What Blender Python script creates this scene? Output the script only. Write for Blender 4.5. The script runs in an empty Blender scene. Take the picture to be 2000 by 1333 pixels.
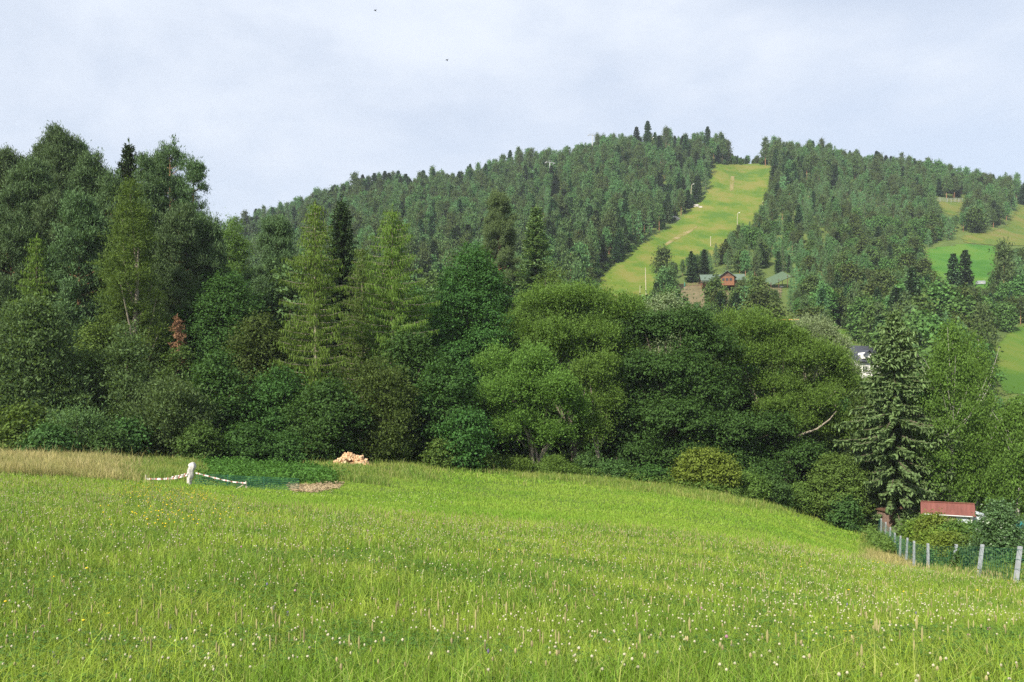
import bpy, math, random
import numpy as np
from math import radians as R, sin, cos, pi

# ------------------------------------------------------------------ camera, sky, sun, exposure
SC = bpy.context.scene
COL = SC.collection
ZC, FPX, HZ = 1.6, 1540.0, 800.0          # eye height, focal length and horizon row in 2000 px units
cam_d = bpy.data.cameras.new("camera")
cam_d.sensor_width = 36.0
cam_d.lens = 36.0 * FPX / 2000.0
cam_d.shift_y = (HZ - 666.5) / 2000.0
cam_d.clip_start, cam_d.clip_end = 0.1, 8000
cam = bpy.data.objects.new("camera", cam_d)
COL.objects.link(cam)
cam.location = (0, 0, ZC)
cam.rotation_euler = (R(90), 0, 0)
SC.camera = cam

SUN_EL, SUN_AZ = 36.0, 216.0               # azimuth clockwise from +Y: behind the camera and to the left
world = bpy.data.worlds.new("World")
SC.world = world
world.use_nodes = True
wn, wl = world.node_tree.nodes, world.node_tree.links
wn.clear()
w_out = wn.new("ShaderNodeOutputWorld")
w_bg = wn.new("ShaderNodeBackground")
w_bg.inputs["Strength"].default_value = 0.10
w_sky = wn.new("ShaderNodeTexSky")
w_sky.sky_type = 'NISHITA'
w_sky.sun_disc = False
w_sky.sun_elevation = R(SUN_EL)
w_sky.sun_rotation = R(SUN_AZ)
w_sky.air_density, w_sky.dust_density, w_sky.ozone_density = 1.0, 1.5, 1.5
w_tc = wn.new("ShaderNodeTexCoord")
w_map = wn.new("ShaderNodeMapping")
w_map.inputs["Scale"].default_value = (1.0, 1.0, 2.1)
w_map.inputs["Location"].default_value = (0.7, 0.2, 0.35)
w_noise = wn.new("ShaderNodeTexNoise")
w_noise.inputs["Scale"].default_value = 2.3
w_noise.inputs["Detail"].default_value = 9
w_noise.inputs["Roughness"].default_value = 0.56
w_noise.inputs["Distortion"].default_value = 0.15
w_ramp = wn.new("ShaderNodeMapRange")
w_ramp.interpolation_type = 'SMOOTHSTEP'
w_ramp.inputs["From Min"].default_value = 0.40
w_ramp.inputs["From Max"].default_value = 0.68
w_ramp.inputs["To Min"].default_value = 0.66
w_ramp.inputs["To Max"].default_value = 1.0
w_mix = wn.new("ShaderNodeMix")
w_mix.data_type = 'RGBA'
CLOUD = (5.28, 5.70, 6.42, 1)               # thin veil of high cloud, in the same units as the sky texture
w_mix.inputs["B"].default_value = CLOUD
wl.new(w_tc.outputs["Generated"], w_map.inputs["Vector"])
wl.new(w_map.outputs["Vector"], w_noise.inputs["Vector"])
wl.new(w_noise.outputs["Fac"], w_ramp.inputs["Value"])
wl.new(w_ramp.outputs["Result"], w_mix.inputs["Factor"])
wl.new(w_sky.outputs["Color"], w_mix.inputs["A"])
wl.new(w_mix.outputs["Result"], w_bg.inputs["Color"])
wl.new(w_bg.outputs["Background"], w_out.inputs["Surface"])

sun_d = bpy.data.lights.new("sun", 'SUN')
sun_d.energy = 5.0
sun_d.angle = R(0.6)
sun_d.color = (1.0, 0.93, 0.80)
sun = bpy.data.objects.new("sun", sun_d)
COL.objects.link(sun)
sun.rotation_euler = (R(90 - SUN_EL), 0, R(180 - SUN_AZ))
sun.location = (-60, -60, 60)

vs = SC.view_settings
vs.view_transform, vs.look, vs.gamma, vs.exposure = 'Standard', 'None', 1.0, 0.72
SC.cycles.max_bounces = 6
SC.cycles.diffuse_bounces = 4
SC.cycles.glossy_bounces = 2
SC.cycles.transmission_bounces = 3
SC.cycles.volume_bounces = 0
SC.cycles.transparent_max_bounces = 6
SC.cycles.use_denoising = False

# ------------------------------------------------------------------ helpers
def P(px, py, Y):
    return np.array([(px - 1000) / FPX * Y, Y, ZC + (HZ - py) / FPX * Y])

def tag(o, label=None, cat=None, group=None, kind=None):
    if label: o["label"] = label
    if cat: o["category"] = cat
    if group: o["group"] = group
    if kind: o["kind"] = kind
    return o

def empty(name, loc, rz=0.0, label=None, cat=None, group=None):
    o = bpy.data.objects.new(name, None)
    COL.objects.link(o)
    o.empty_display_size = 0.3
    o.location = loc
    o.rotation_euler = (0, 0, rz)
    return tag(o, label, cat, group)

class MB:
    """collects quads (numpy) for ONE mesh, with a material index per face"""
    def __init__(s): s.v, s.f, s.m, s.n, s.sm = [], [], [], 0, []
    def add(s, v, f, mi=0, smooth=False):
        v = np.asarray(v, float).reshape(-1, 3); f = np.asarray(f, int).reshape(-1, 4)
        s.v.append(v); s.f.append(f + s.n); s.m.append(np.full(len(f), mi)); s.sm.append(np.full(len(f), smooth)); s.n += len(v)
        return s
    def soup(s, q, mi=0):
        q = np.asarray(q, float).reshape(-1, 4, 3)
        return s.add(q.reshape(-1, 3), np.arange(len(q) * 4).reshape(-1, 4), mi)
    def box(s, c, size, mi=0, rz=0.0, M=None):
        sx, sy, sz = [d / 2 for d in size]
        v = np.array([[x, y, z] for z in (-sz, sz) for (x, y) in ((-sx, -sy), (sx, -sy), (sx, sy), (-sx, sy))])
        if M is not None: v = v @ np.asarray(M).T
        if rz: v = v @ np.array([[cos(rz), sin(rz), 0], [-sin(rz), cos(rz), 0], [0, 0, 1]])
        return s.add(v + np.asarray(c), [[0, 3, 2, 1], [4, 5, 6, 7], [0, 1, 5, 4], [1, 2, 6, 5], [2, 3, 7, 6], [3, 0, 4, 7]], mi)
    def tube(s, pts, rad, k=7, mi=0, cap=True):
        pts = np.asarray(pts, float); n = len(pts)
        rad = np.full(n, rad) if np.isscalar(rad) else np.asarray(rad, float)
        t = np.gradient(pts, axis=0); t /= np.linalg.norm(t, axis=1)[:, None] + 1e-9
        ref = np.array([0, 0, 1.0]) if abs(t[:, 2]).mean() < 0.8 else np.array([1.0, 0, 0])
        a = np.cross(t, ref); a /= np.linalg.norm(a, axis=1)[:, None] + 1e-9
        b = np.cross(t, a)
        th = np.arange(k) / k * 2 * pi
        ring = pts[:, None] + rad[:, None, None] * (a[:, None] * np.cos(th)[None, :, None] + b[:, None] * np.sin(th)[None, :, None])
        i = np.arange(k); j = (i + 1) % k
        f = [np.stack([r * k + i, r * k + j, (r + 1) * k + j, (r + 1) * k + i], 1) for r in range(n - 1)]
        s.add(ring.reshape(-1, 3), np.concatenate(f), mi, True)
        if cap:
            c0 = np.arange(0, k - 2, 2)
            for base in (ring[0], ring[-1]):
                s.add(base, [[0, q + 1, q + 2, min(q + 3, k - 1)] for q in range(0, k - 3, 2)] or [[0, 1, 2, 2]], mi)
        return s
    def build(s, name, mats, parent=None, loc=None):
        o = bpy.data.objects.new(name, s.mesh(name, mats))
        COL.objects.link(o)
        if parent: o.parent = parent
        if loc is not None: o.location = loc
        return o
    def mesh(s, name, mats):
        me = bpy.data.meshes.new(name)
        v = np.concatenate(s.v); f = np.concatenate(s.f)
        me.vertices.add(len(v)); me.vertices.foreach_set("co", v.astype(np.float32).ravel())
        me.loops.add(f.size); me.loops.foreach_set("vertex_index", f.astype(np.int32).ravel())
        me.polygons.add(len(f)); me.polygons.foreach_set("loop_start", np.arange(0, f.size, 4, dtype=np.int32))
        me.polygons.foreach_set("material_index", np.concatenate(s.m).astype(np.int32))
        me.polygons.foreach_set("use_smooth", np.concatenate(s.sm))
        for m in (mats if isinstance(mats, (list, tuple)) else [mats]): me.materials.append(m)
        me.update(calc_edges=True)
        return me

def nrm(a): return a / (np.linalg.norm(a, axis=-1, keepdims=True) + 1e-9)

def leaves(p, t, n, L, W):
    """rhombic leaves at p, long axis t, facing n"""
    t = nrm(t); b = nrm(np.cross(n, t))
    L = np.broadcast_to(np.asarray(L, float), (len(p),))[:, None]; W = np.broadcast_to(np.asarray(W, float), (len(p),))[:, None]
    return np.stack([p - t * L / 2, p + b * W / 2 - t * L * .05, p + t * L / 2, p - b * W / 2 - t * L * .05], 1)

def rdir(rng, n):
    return nrm(rng.normal(size=(n, 3)))

# ------------------------------------------------------------------ materials
def nt(name):
    m = bpy.data.materials.new(name); m.use_nodes = True
    return m, m.node_tree.nodes, m.node_tree.links

def leaf_mat(name, col, trans=0.35, var=0.35, hue=0.012, rough=0.6, spread=0.14, spec=0.12):
    m, n, l = nt(name)
    b = n["Principled BSDF"]; out = n["Material Output"]
    geo = n.new("ShaderNodeNewGeometry"); oi = n.new("ShaderNodeObjectInfo")
    hsv = n.new("ShaderNodeHueSaturation"); hsv.inputs["Color"].default_value = (*col, 1)
    mr = n.new("ShaderNodeMapRange"); mr.inputs["To Min"].default_value = 1 - var; mr.inputs["To Max"].default_value = 1 + var
    l.new(geo.outputs["Random Per Island"], mr.inputs["Value"])
    mh = n.new("ShaderNodeMapRange"); mh.inputs["To Min"].default_value = 0.5 - hue; mh.inputs["To Max"].default_value = 0.5 + hue
    l.new(oi.outputs["Random"], mh.inputs["Value"]); l.new(mh.outputs["Result"], hsv.inputs["Hue"])
    mo = n.new("ShaderNodeMapRange"); mo.inputs["To Min"].default_value = 1 - spread; mo.inputs["To Max"].default_value = 1 + spread * 1.15
    l.new(oi.outputs["Random"], mo.inputs["Value"])
    mul = n.new("ShaderNodeMath"); mul.operation = 'MULTIPLY'
    l.new(mr.outputs["Result"], mul.inputs[0]); l.new(mo.outputs["Result"], mul.inputs[1])
    l.new(mul.outputs[0], hsv.inputs["Value"])
    l.new(hsv.outputs["Color"], b.inputs["Base Color"])
    b.inputs["Roughness"].default_value = rough
    b.inputs["Specular IOR Level"].default_value = spec
    tr = n.new("ShaderNodeBsdfTranslucent")
    tc = n.new("ShaderNodeMix"); tc.data_type = 'RGBA'; tc.blend_type = 'MULTIPLY'
    tc.inputs["Factor"].default_value = 1; tc.inputs["B"].default_value = (1.25, 1.2, 0.6, 1)
    l.new(hsv.outputs["Color"], tc.inputs["A"]); l.new(tc.outputs["Result"], tr.inputs["Color"])
    mx = n.new("ShaderNodeMixShader"); mx.inputs["Fac"].default_value = trans
    l.new(b.outputs["BSDF"], mx.inputs[1]); l.new(tr.outputs["BSDF"], mx.inputs[2]); l.new(mx.outputs["Shader"], out.inputs["Surface"])
    return m

def grass_mat(name, a, bcol, c, scale=0.35, trans=0.35, var=0.3):
    """blades: colour a to b by patches of noise, with some blades of the dry colour c"""
    m, n, l = nt(name)
    b = n["Principled BSDF"]; out = n["Material Output"]
    geo = n.new("ShaderNodeNewGeometry")
    ns = n.new("ShaderNodeTexNoise"); ns.inputs["Scale"].default_value = scale; ns.inputs["Detail"].default_value = 4; ns.inputs["Roughness"].default_value = .6
    l.new(geo.outputs["Position"], ns.inputs["Vector"])
    mr = n.new("ShaderNodeMapRange"); mr.inputs["From Min"].default_value = .40; mr.inputs["From Max"].default_value = .60
    l.new(ns.outputs["Fac"], mr.inputs["Value"])
    mx = n.new("ShaderNodeMix"); mx.data_type = 'RGBA'; mx.inputs["A"].default_value = (*a, 1); mx.inputs["B"].default_value = (*bcol, 1)
    l.new(mr.outputs["Result"], mx.inputs["Factor"])
    dry = n.new("ShaderNodeMapRange"); dry.inputs["From Min"].default_value = .80; dry.inputs["From Max"].default_value = 1.0
    dry.inputs["To Max"].default_value = 0.8
    l.new(geo.outputs["Random Per Island"], dry.inputs["Value"])
    mx2 = n.new("ShaderNodeMix"); mx2.data_type = 'RGBA'; mx2.inputs["B"].default_value = (*c, 1)
    l.new(dry.outputs["Result"], mx2.inputs["Factor"]); l.new(mx.outputs["Result"], mx2.inputs["A"])
    hsv = n.new("ShaderNodeHueSaturation")
    mv = n.new("ShaderNodeMapRange"); mv.inputs["To Min"].default_value = 1 - var; mv.inputs["To Max"].default_value = 1 + var
    wh = n.new("ShaderNodeTexWhiteNoise"); wh.noise_dimensions = '1D'
    l.new(geo.outputs["Random Per Island"], wh.inputs["W"]); l.new(wh.outputs["Value"], mv.inputs["Value"])
    l.new(mv.outputs["Result"], hsv.inputs["Value"]); l.new(mx2.outputs["Result"], hsv.inputs["Color"])
    l.new(hsv.outputs["Color"], b.inputs["Base Color"]); b.inputs["Roughness"].default_value = .5; b.inputs["Specular IOR Level"].default_value = .25
    tr = n.new("ShaderNodeBsdfTranslucent"); l.new(hsv.outputs["Color"], tr.inputs["Color"])
    ms = n.new("ShaderNodeMixShader"); ms.inputs["Fac"].default_value = trans
    l.new(b.outputs["BSDF"], ms.inputs[1]); l.new(tr.outputs["BSDF"], ms.inputs[2]); l.new(ms.outputs["Shader"], out.inputs["Surface"])
    return m

def rough_mat(name, a, bcol, scale=3.0, rough=.85, bump=.3, stretch=(1, 1, 1), spec=.3, metal=0.0, detail=6, coords="Object"):
    m, n, l = nt(name)
    b = n["Principled BSDF"]
    tc = n.new("ShaderNodeTexCoord"); mp = n.new("ShaderNodeMapping"); mp.inputs["Scale"].default_value = stretch
    ns = n.new("ShaderNodeTexNoise"); ns.inputs["Scale"].default_value = scale; ns.inputs["Detail"].default_value = detail; ns.inputs["Roughness"].default_value = .62
    l.new(tc.outputs[coords], mp.inputs["Vector"]); l.new(mp.outputs["Vector"], ns.inputs["Vector"])
    mr = n.new("ShaderNodeMapRange"); mr.inputs["From Min"].default_value = .33; mr.inputs["From Max"].default_value = .67
    l.new(ns.outputs["Fac"], mr.inputs["Value"])
    mx = n.new("ShaderNodeMix"); mx.data_type = 'RGBA'; mx.inputs["A"].default_value = (*a, 1); mx.inputs["B"].default_value = (*bcol, 1)
    l.new(mr.outputs["Result"], mx.inputs["Factor"]); l.new(mx.outputs["Result"], b.inputs["Base Color"])
    b.inputs["Roughness"].default_value = rough; b.inputs["Specular IOR Level"].default_value = spec; b.inputs["Metallic"].default_value = metal
    if bump:
        bp = n.new("ShaderNodeBump"); bp.inputs["Strength"].default_value = bump; bp.inputs["Distance"].default_value = .05
        l.new(ns.outputs["Fac"], bp.inputs["Height"]); l.new(bp.outputs["Normal"], b.inputs["Normal"])
    return m

M = {}
M["maple"] = leaf_mat("maple_leaf", (0.058, 0.132, 0.031), .36, .35)
M["elm"] = leaf_mat("elm_leaf", (0.078, 0.125, 0.030), .34, .4)
M["willow"] = leaf_mat("willow_leaf", (0.112, 0.192, 0.036), .36, .4)
M["silver"] = leaf_mat("silver_leaf", (0.20, 0.26, 0.13), .3, .4)
M["alder"] = leaf_mat("alder_leaf", (0.100, 0.165, 0.058), .36, .45)
M["lightleaf"] = leaf_mat("light_leaf", (0.105, 0.172, 0.036), .35, .4)
M["yellowleaf"] = leaf_mat("yellow_green_leaf", (0.150, 0.215, 0.034), .35, .4)
M["larch"] = leaf_mat("larch_needle", (0.112, 0.188, 0.030), .3, .35)
M["olarch"] = leaf_mat("olive_larch_needle", (0.096, 0.150, 0.030), .3, .35)
M["pine"] = leaf_mat("pine_needle", (0.086, 0.142, 0.056), .22, .45)
M["brownpine"] = leaf_mat("brownish_pine_needle", (0.098, 0.140, 0.050), .15, .4)
M["spruce"] = leaf_mat("spruce_needle", (0.060, 0.108, 0.038), .15, .45)
M["bigspruce"] = leaf_mat("grey_spruce_needle", (0.150, 0.225, 0.085), .3, .4)
M["birch"] = leaf_mat("birch_leaf", (0.100, 0.180, 0.032), .38, .4)
M["deadneedle"] = leaf_mat("dead_needle", (0.21, 0.115, 0.062), .1, .4)
M["gardenleaf"] = leaf_mat("garden_leaf", (0.062, 0.130, 0.034), .3, .4)
M["appleleaf"] = leaf_mat("apple_leaf", (0.075, 0.14, 0.045), .25, .5, spec=.5, rough=.4)
M["hpine"] = leaf_mat("far_pine_needle", (0.082, 0.142, 0.046), .18, .35, spread=.36, hue=.035)
M["hspruce"] = leaf_mat("far_spruce_needle", (0.068, 0.125, 0.052), .15, .35, spread=.36, hue=.03)
M["hlarch"] = leaf_mat("far_larch_needle", (0.095, 0.170, 0.065), .2, .35, spread=.36, hue=.03)
M["hleaf"] = leaf_mat("far_broad_leaf", (0.086, 0.148, 0.037), .25, .4, spread=.36, hue=.035)
M["pinebark"] = rough_mat("pine_bark", (0.22, 0.11, 0.06), (0.34, 0.19, 0.11), 4, stretch=(1, 1, .3))
M["bark"] = rough_mat("grey_brown_bark", (0.09, 0.07, 0.05), (0.17, 0.14, 0.11), 4, stretch=(1, 1, .3))
M["palebark"] = rough_mat("pale_grey_bark", (0.20, 0.17, 0.13), (0.32, 0.28, 0.22), 4, stretch=(1, 1, .3))
M["birchbark"] = rough_mat("white_birch_bark", (0.18, 0.16, 0.14), (0.58, 0.56, 0.50), 3, stretch=(1, 1, 2.5))

# ------------------------------------------------------------------ terrain
_ctrl = []
def row(Y, pts):
    for px, py in pts: _ctrl.append(P(px, py, Y))
row(4.6, [(-300, 1318), (0, 1325), (1000, 1333), (2000, 1345), (2500, 1352)])
row(10, [(-400, 1060), (0, 1085), (500, 1115), (1000, 1145), (1500, 1185), (2000, 1230), (2500, 1270)])
row(20, [(-400, 960), (0, 985), (500, 1020), (1000, 1055), (1500, 1100), (2000, 1155), (2500, 1200)])
row(30, [(-400, 915), (0, 945), (500, 990), (1000, 1022), (1500, 1068), (2000, 1130), (2500, 1180)])
_fp = [(1980, 23.5, 1152), (1908, 29, 1137), (1858, 34.5, 1128), (1813, 40, 1124), (1785, 46, 1118), (1769, 52, 1106), (1757, 58, 1096), (1748, 63, 1085)]
for _px, _Y, _py in _fp: row(_Y, [(_px, _py)])
row(45, [(-300, 890), (0, 912), (375, 948), (600, 962), (1000, 985), (1500, 1035), (2000, 1103), (2500, 1140)])
row(60, [(-300, 875), (0, 893), (350, 912), (700, 930), (1000, 953), (1500, 1006), (1720, 1085), (2000, 1062)])
row(80, [(-300, 870), (0, 878), (500, 893), (800, 902), (1050, 926), (1300, 948), (1500, 982), (1690, 1045), (1850, 1030), (2100, 1020)])
row(95, [(1690, 1022), (1500, 965), (1000, 905), (500, 875), (0, 862), (2000, 1000)])
row(115, [(-300, 825), (0, 835), (500, 855), (1000, 878), (1500, 930), (2000, 960)])
row(150, [(-300, 790), (0, 800), (500, 800), (1000, 800), (1500, 850), (2000, 880), (2500, 900)])
row(200, [(-300, 720), (0, 720), (500, 710), (1000, 690), (1500, 755), (1680, 745), (2000, 760), (2500, 800)])
row(300, [(-500, 620), (0, 620), (500, 620), (1000, 592), (1250, 585), (1400, 578), (1700, 600), (2000, 612), (2500, 620)])
row(400, [(-500, 560), (0, 560), (500, 545), (1000, 500), (1250, 485), (1500, 485), (1800, 520), (2000, 500), (2500, 520)])
row(500, [(0, 545), (500, 500), (1000, 425), (1300, 412), (1450, 402), (1700, 430), (2000, 452), (2500, 480)])
row(600, [(-500, 560), (0, 540), (500, 462), (1000, 362), (1300, 330), (1450, 338), (1700, 355), (2000, 402), (2500, 450)])
row(650, [(-500, 560), (0, 530), (500, 452), (700, 388), (1000, 330), (1200, 300), (1300, 293), (1400, 305), (1450, 320), (1500, 316), (1600, 316), (1800, 350), (2000, 388), (2500, 440)])
row(760, [(-500, 580), (0, 550), (500, 485), (1000, 380), (1300, 345), (1450, 352), (1600, 355), (2000, 420), (2500, 470)])
row(1100, [(-500, 700), (500, 660), (1200, 600), (2000, 610), (2700, 650)])
row(3000, [(-800, 800), (500, 800), (1500, 800), (2800, 800)])
for q in [(0, 0, .18), (-6, 0, .4), (6, 0, -.15), (0, -6, .6), (0, -25, 2), (-40, -25, 4), (40, -25, -2.5), (-60, 10, 3), (60, 10, -8),
          (0, -120, 8), (-150, 0, 12), (150, 0, -14), (-400, 0, 30), (400, 0, -10), (0, -900, 20), (-1500, 0, 30), (1500, 0, 0), (0, -3000, 0)]:
    _ctrl.append(np.array(q, float))
_ctrl = np.array(_ctrl)
def _warp(xy):
    r = np.hypot(xy[..., 0], xy[..., 1])
    return xy * (np.log1p(r / 14.0) / np.maximum(r, 1e-6))[..., None]
def _phi(d2): return np.where(d2 > 1e-12, d2 * np.log(np.maximum(d2, 1e-12)) * .5, 0)
_cw = _warp(_ctrl[:, :2]); _n = len(_cw)
_A = np.zeros((_n + 3, _n + 3))
_A[:_n, :_n] = _phi(((_cw[:, None] - _cw[None]) ** 2).sum(-1)) + np.eye(_n) * 2e-3
_A[:_n, _n] = 1; _A[:_n, _n + 1:] = _cw; _A[_n:, :_n] = _A[:_n, _n:].T
# heights are interpolated as the tangent of the viewing slope near, so scale by distance
_wr = np.maximum(np.hypot(_ctrl[:, 0], _ctrl[:, 1]), 3.0)
_sol = np.linalg.solve(_A, np.concatenate([(_ctrl[:, 2] - ZC) / _wr, np.zeros(3)]))
def gz(x, y):
    xy = np.stack([np.asarray(x, float), np.asarray(y, float)], -1); sh = xy.shape[:-1]; xy = xy.reshape(-1, 2)
    out = np.empty(len(xy))
    for i in range(0, len(xy), 20000):
        q = xy[i:i + 20000]; w = _warp(q)
        k = _phi(((w[:, None] - _cw[None]) ** 2).sum(-1))
        out[i:i + 20000] = (k @ _sol[:_n] + _sol[_n] + w @ _sol[_n + 1:]) * np.maximum(np.hypot(q[:, 0], q[:, 1]), 3.0) + ZC
    return out.reshape(sh)
def g1(x, y): return float(gz([x], [y])[0])
_S = np.geomspace(3.5, 720, 900)
def hit(px, py, y0=3.5, y1=720.0, lift=0.0):
    """first point of the ground seen at a pixel of the photograph, beyond distance y0"""
    s = _S[(_S >= y0) & (_S <= y1)]
    x = (px - 1000) / FPX * s; z = ZC + (HZ - py) / FPX * s
    d = z - gz(x, s)
    k = np.nonzero(d <= 0)[0]
    if len(k) == 0:
        i = int(np.argmin(d)); return np.array([x[i], s[i], gz(x[i:i+1], s[i:i+1])[0] + lift])
    i = k[0]
    if i > 0:
        f = d[i - 1] / (d[i - 1] - d[i] + 1e-12); Y = s[i - 1] + f * (s[i] - s[i - 1])
    else: Y = s[0]
    X = (px - 1000) / FPX * Y
    return np.array([X, Y, g1(X, Y) + lift])
def proj(p):
    p = np.asarray(p, float)
    return 1000 + p[..., 0] / p[..., 1] * FPX, HZ - (p[..., 2] - ZC) / p[..., 1] * FPX

def inpoly(px, py, poly):
    poly = np.asarray(poly, float); inside = np.zeros(np.shape(px), bool)
    x0, y0 = poly[-1]
    for x1, y1 in poly:
        c = ((y0 > py) != (y1 > py)) & (px < (x1 - x0) * (py - y0) / (y1 - y0 + 1e-12) + x0)
        inside ^= c; x0, y0 = x1, y1
    return inside

# ------------------------------------------------------------------ ground sheet
M["ground"] = rough_mat("meadow_soil", (0.055, 0.085, 0.022), (0.10, 0.15, 0.035), .25, .95, .2, coords="Generated")
def ground_mat():
    m, n, l = nt("turf")
    b = n["Principled BSDF"]; geo = n.new("ShaderNodeNewGeometry")
    a = n.new("ShaderNodeTexNoise"); a.inputs["Scale"].default_value = .05; a.inputs["Detail"].default_value = 8; a.inputs["Roughness"].default_value = .65
    l.new(geo.outputs["Position"], a.inputs["Vector"])
    r = n.new("ShaderNodeValToRGB")
    e = r.color_ramp.elements; e[0].position, e[0].color = .36, (0.060, 0.095, 0.026, 1); e[1].position, e[1].color = .66, (0.125, 0.165, 0.040, 1)
    l.new(a.outputs["Fac"], r.inputs["Fac"]); l.new(r.outputs["Color"], b.inputs["Base Color"])
    b.inputs["Roughness"].default_value = .95; b.inputs["Specular IOR Level"].default_value = .1
    return m
M["turf"] = ground_mat()
ang = np.concatenate([np.linspace(-180, -50, 40, endpoint=False), np.linspace(-50, 50, 260), np.linspace(50, 180, 41)[1:]])
ang = ang[:-1] * pi / 180
rad = np.concatenate([[0.0], np.geomspace(0.6, 1700, 240)])
RR, AA = np.meshgrid(rad, ang, indexing="ij")
GX, GY = RR * np.sin(AA), RR * np.cos(AA)
GZ = gz(GX, GY)
na = len(ang)
ii, jj = np.meshgrid(np.arange(len(rad) - 1), np.arange(na), indexing="ij")
gq = np.stack([ii * na + jj, ii * na + (jj + 1) % na, (ii + 1) * na + (jj + 1) % na, (ii + 1) * na + jj], -1).reshape(-1, 4)[:, ::-1]
gmb = MB(); gmb.add(np.stack([GX, GY, GZ], -1).reshape(-1, 3), gq, 0, True)
ground = gmb.build("ground", M["turf"])
tag(ground, "green sloping ground of the valley and the hill", "ground", kind="structure")

# ------------------------------------------------------------------ tree builders
def crown_leaves(rng, mb, lobes, leaf=(.28, .17), clump=.75, per=36, dens=1.0, flat=.5, up=.7, style="broad", mi=0, inner=.18):
    for c, r in lobes:
        c = np.asarray(c, float); r = np.asarray(r, float)
        area = 4 * pi * (r[0] * r[1] + r[0] * r[2] + r[1] * r[2]) / 3
        nc = max(5, int(dens * area / (clump * clump * 1.5)))
        d = rdir(rng, nc); d = d[(d[:, 2] > -.35) | (rng.random(nc) < .45)]
        k = rng.uniform(.78, 1.08, len(d)); ins = rng.random(len(d)) < inner; k[ins] = rng.uniform(.3, .8, ins.sum())
        cp = c + d * r * k[:, None]
        m = len(cp); sz = rng.uniform(.5, 1.6, m)
        q = np.repeat(cp, per, 0) + rng.normal(size=(m * per, 3)) * np.array([.55, .55, .55 * flat]) * clump * np.repeat(sz, per)[:, None]
        fz = rng.random(len(q)) < .12; q[fz] += rng.normal(size=(fz.sum(), 3)) * clump * .8
        dd = np.repeat(d, per, 0)
        if style == "broad":
            n = nrm(dd * .55 + np.array([0, 0, up]) + rng.normal(size=q.shape) * .45)
            t = np.cross(n, rdir(rng, len(q)))
            t[:, 2] -= .25
        elif style == "fine":            # narrow leaves pointing up and out
            t = nrm(dd * .7 + np.array([0, 0, .5]) + rng.normal(size=q.shape) * .6); n = rdir(rng, len(q)) + dd * .6
        elif style == "hang":            # weeping strands
            s = rng.uniform(0, 1.0, len(q)) ** 1.0
            q[:, 2] -= s * clump * 1.6
            t = nrm(np.array([0, 0, -1.0]) + rng.normal(size=q.shape) * .45); n = nrm(dd * .8 + rng.normal(size=q.shape) * .6)
        elif style == "tuft":            # needles
            t = nrm(dd * .5 + np.array([0, 0, .85]) + rng.normal(size=q.shape) * .55); n = rdir(rng, len(q)) + np.array([0, 0, .5])
        L = leaf[0] * rng.uniform(.65, 1.3, len(q)); W = leaf[1] * rng.uniform(.7, 1.3, len(q))
        mb.soup(leaves(q, t, n, L, W), mi)

def auto_lobes(rng, H, zb, W, n, prof="dome", lr=.2):
    out = []
    for i in range(n):
        t = (i + rng.uniform(0, 1)) / n
        if prof == "dome": w = math.sqrt(max(0, 1 - max(0, (t - .35) / .65) ** 2.2)) * (0.8 + .2 * min(1, t / .35))
        elif prof == "egg": w = sin(pi * min(1, .12 + t * .88)) ** .6 * (1.08 - .35 * t)
        elif prof == "cone": w = (1 - t) ** .8 * .95 + .08
        elif prof == "plume": w = sin(pi * min(1, .30 + t * .69)) ** .75
        else: w = 1 - .55 * t
        a = i * 2.399 + rng.uniform(-.5, .5)
        r = W * lr * rng.uniform(.75, 1.2) * (.65 + .35 * w)
        d = max(0, w * W / 2 - r * .85) * rng.uniform(.75, 1.05)
        z = zb + t * (H - zb - r * .55)
        out.append((np.array([d * cos(a), d * sin(a), z + r * .1]), np.array([r, r, r * rng.uniform(.75, .95)])))
    for t in (.2, .5, .75):
        out.append((np.array([0, 0, zb + t * (H - zb)]), np.array([W * .24, W * .24, (H - zb) * .16])))
    return out

def trunk_limbs(rng, H, lobes, r0, mi=0, lean=(0, 0), nl=9):
    mb = MB(); n = 8
    zs = np.linspace(-.3, H * .8, n)
    wob = np.cumsum(rng.normal(size=(n, 2)) * r0 * .35, 0); wob[0] = 0
    p = np.stack([wob[:, 0] + lean[0] * zs, wob[:, 1] + lean[1] * zs, zs], 1)
    rr = r0 * (1.25 * (1 - np.linspace(0, 1, n)) ** .8 + .06); rr[0] *= 1.25
    mb.tube(p, rr, 9, mi)
    pick = rng.permutation(len(lobes))[:nl]
    for k in pick:
        c = lobes[k][0]; zz = min(max(c[2] * rng.uniform(.45, .7), H * .12), H * .7)
        b = np.array([np.interp(zz, zs, p[:, 0]), np.interp(zz, zs, p[:, 1]), zz])
        mid = (b + c) / 2 + np.array([0, 0, -.1 * np.linalg.norm(c - b)]) + rng.normal(size=3) * .2
        mb.tube([b, mid, c], [r0 * .42, r0 * .26, r0 * .08], 6, mi)
    return mb

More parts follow.
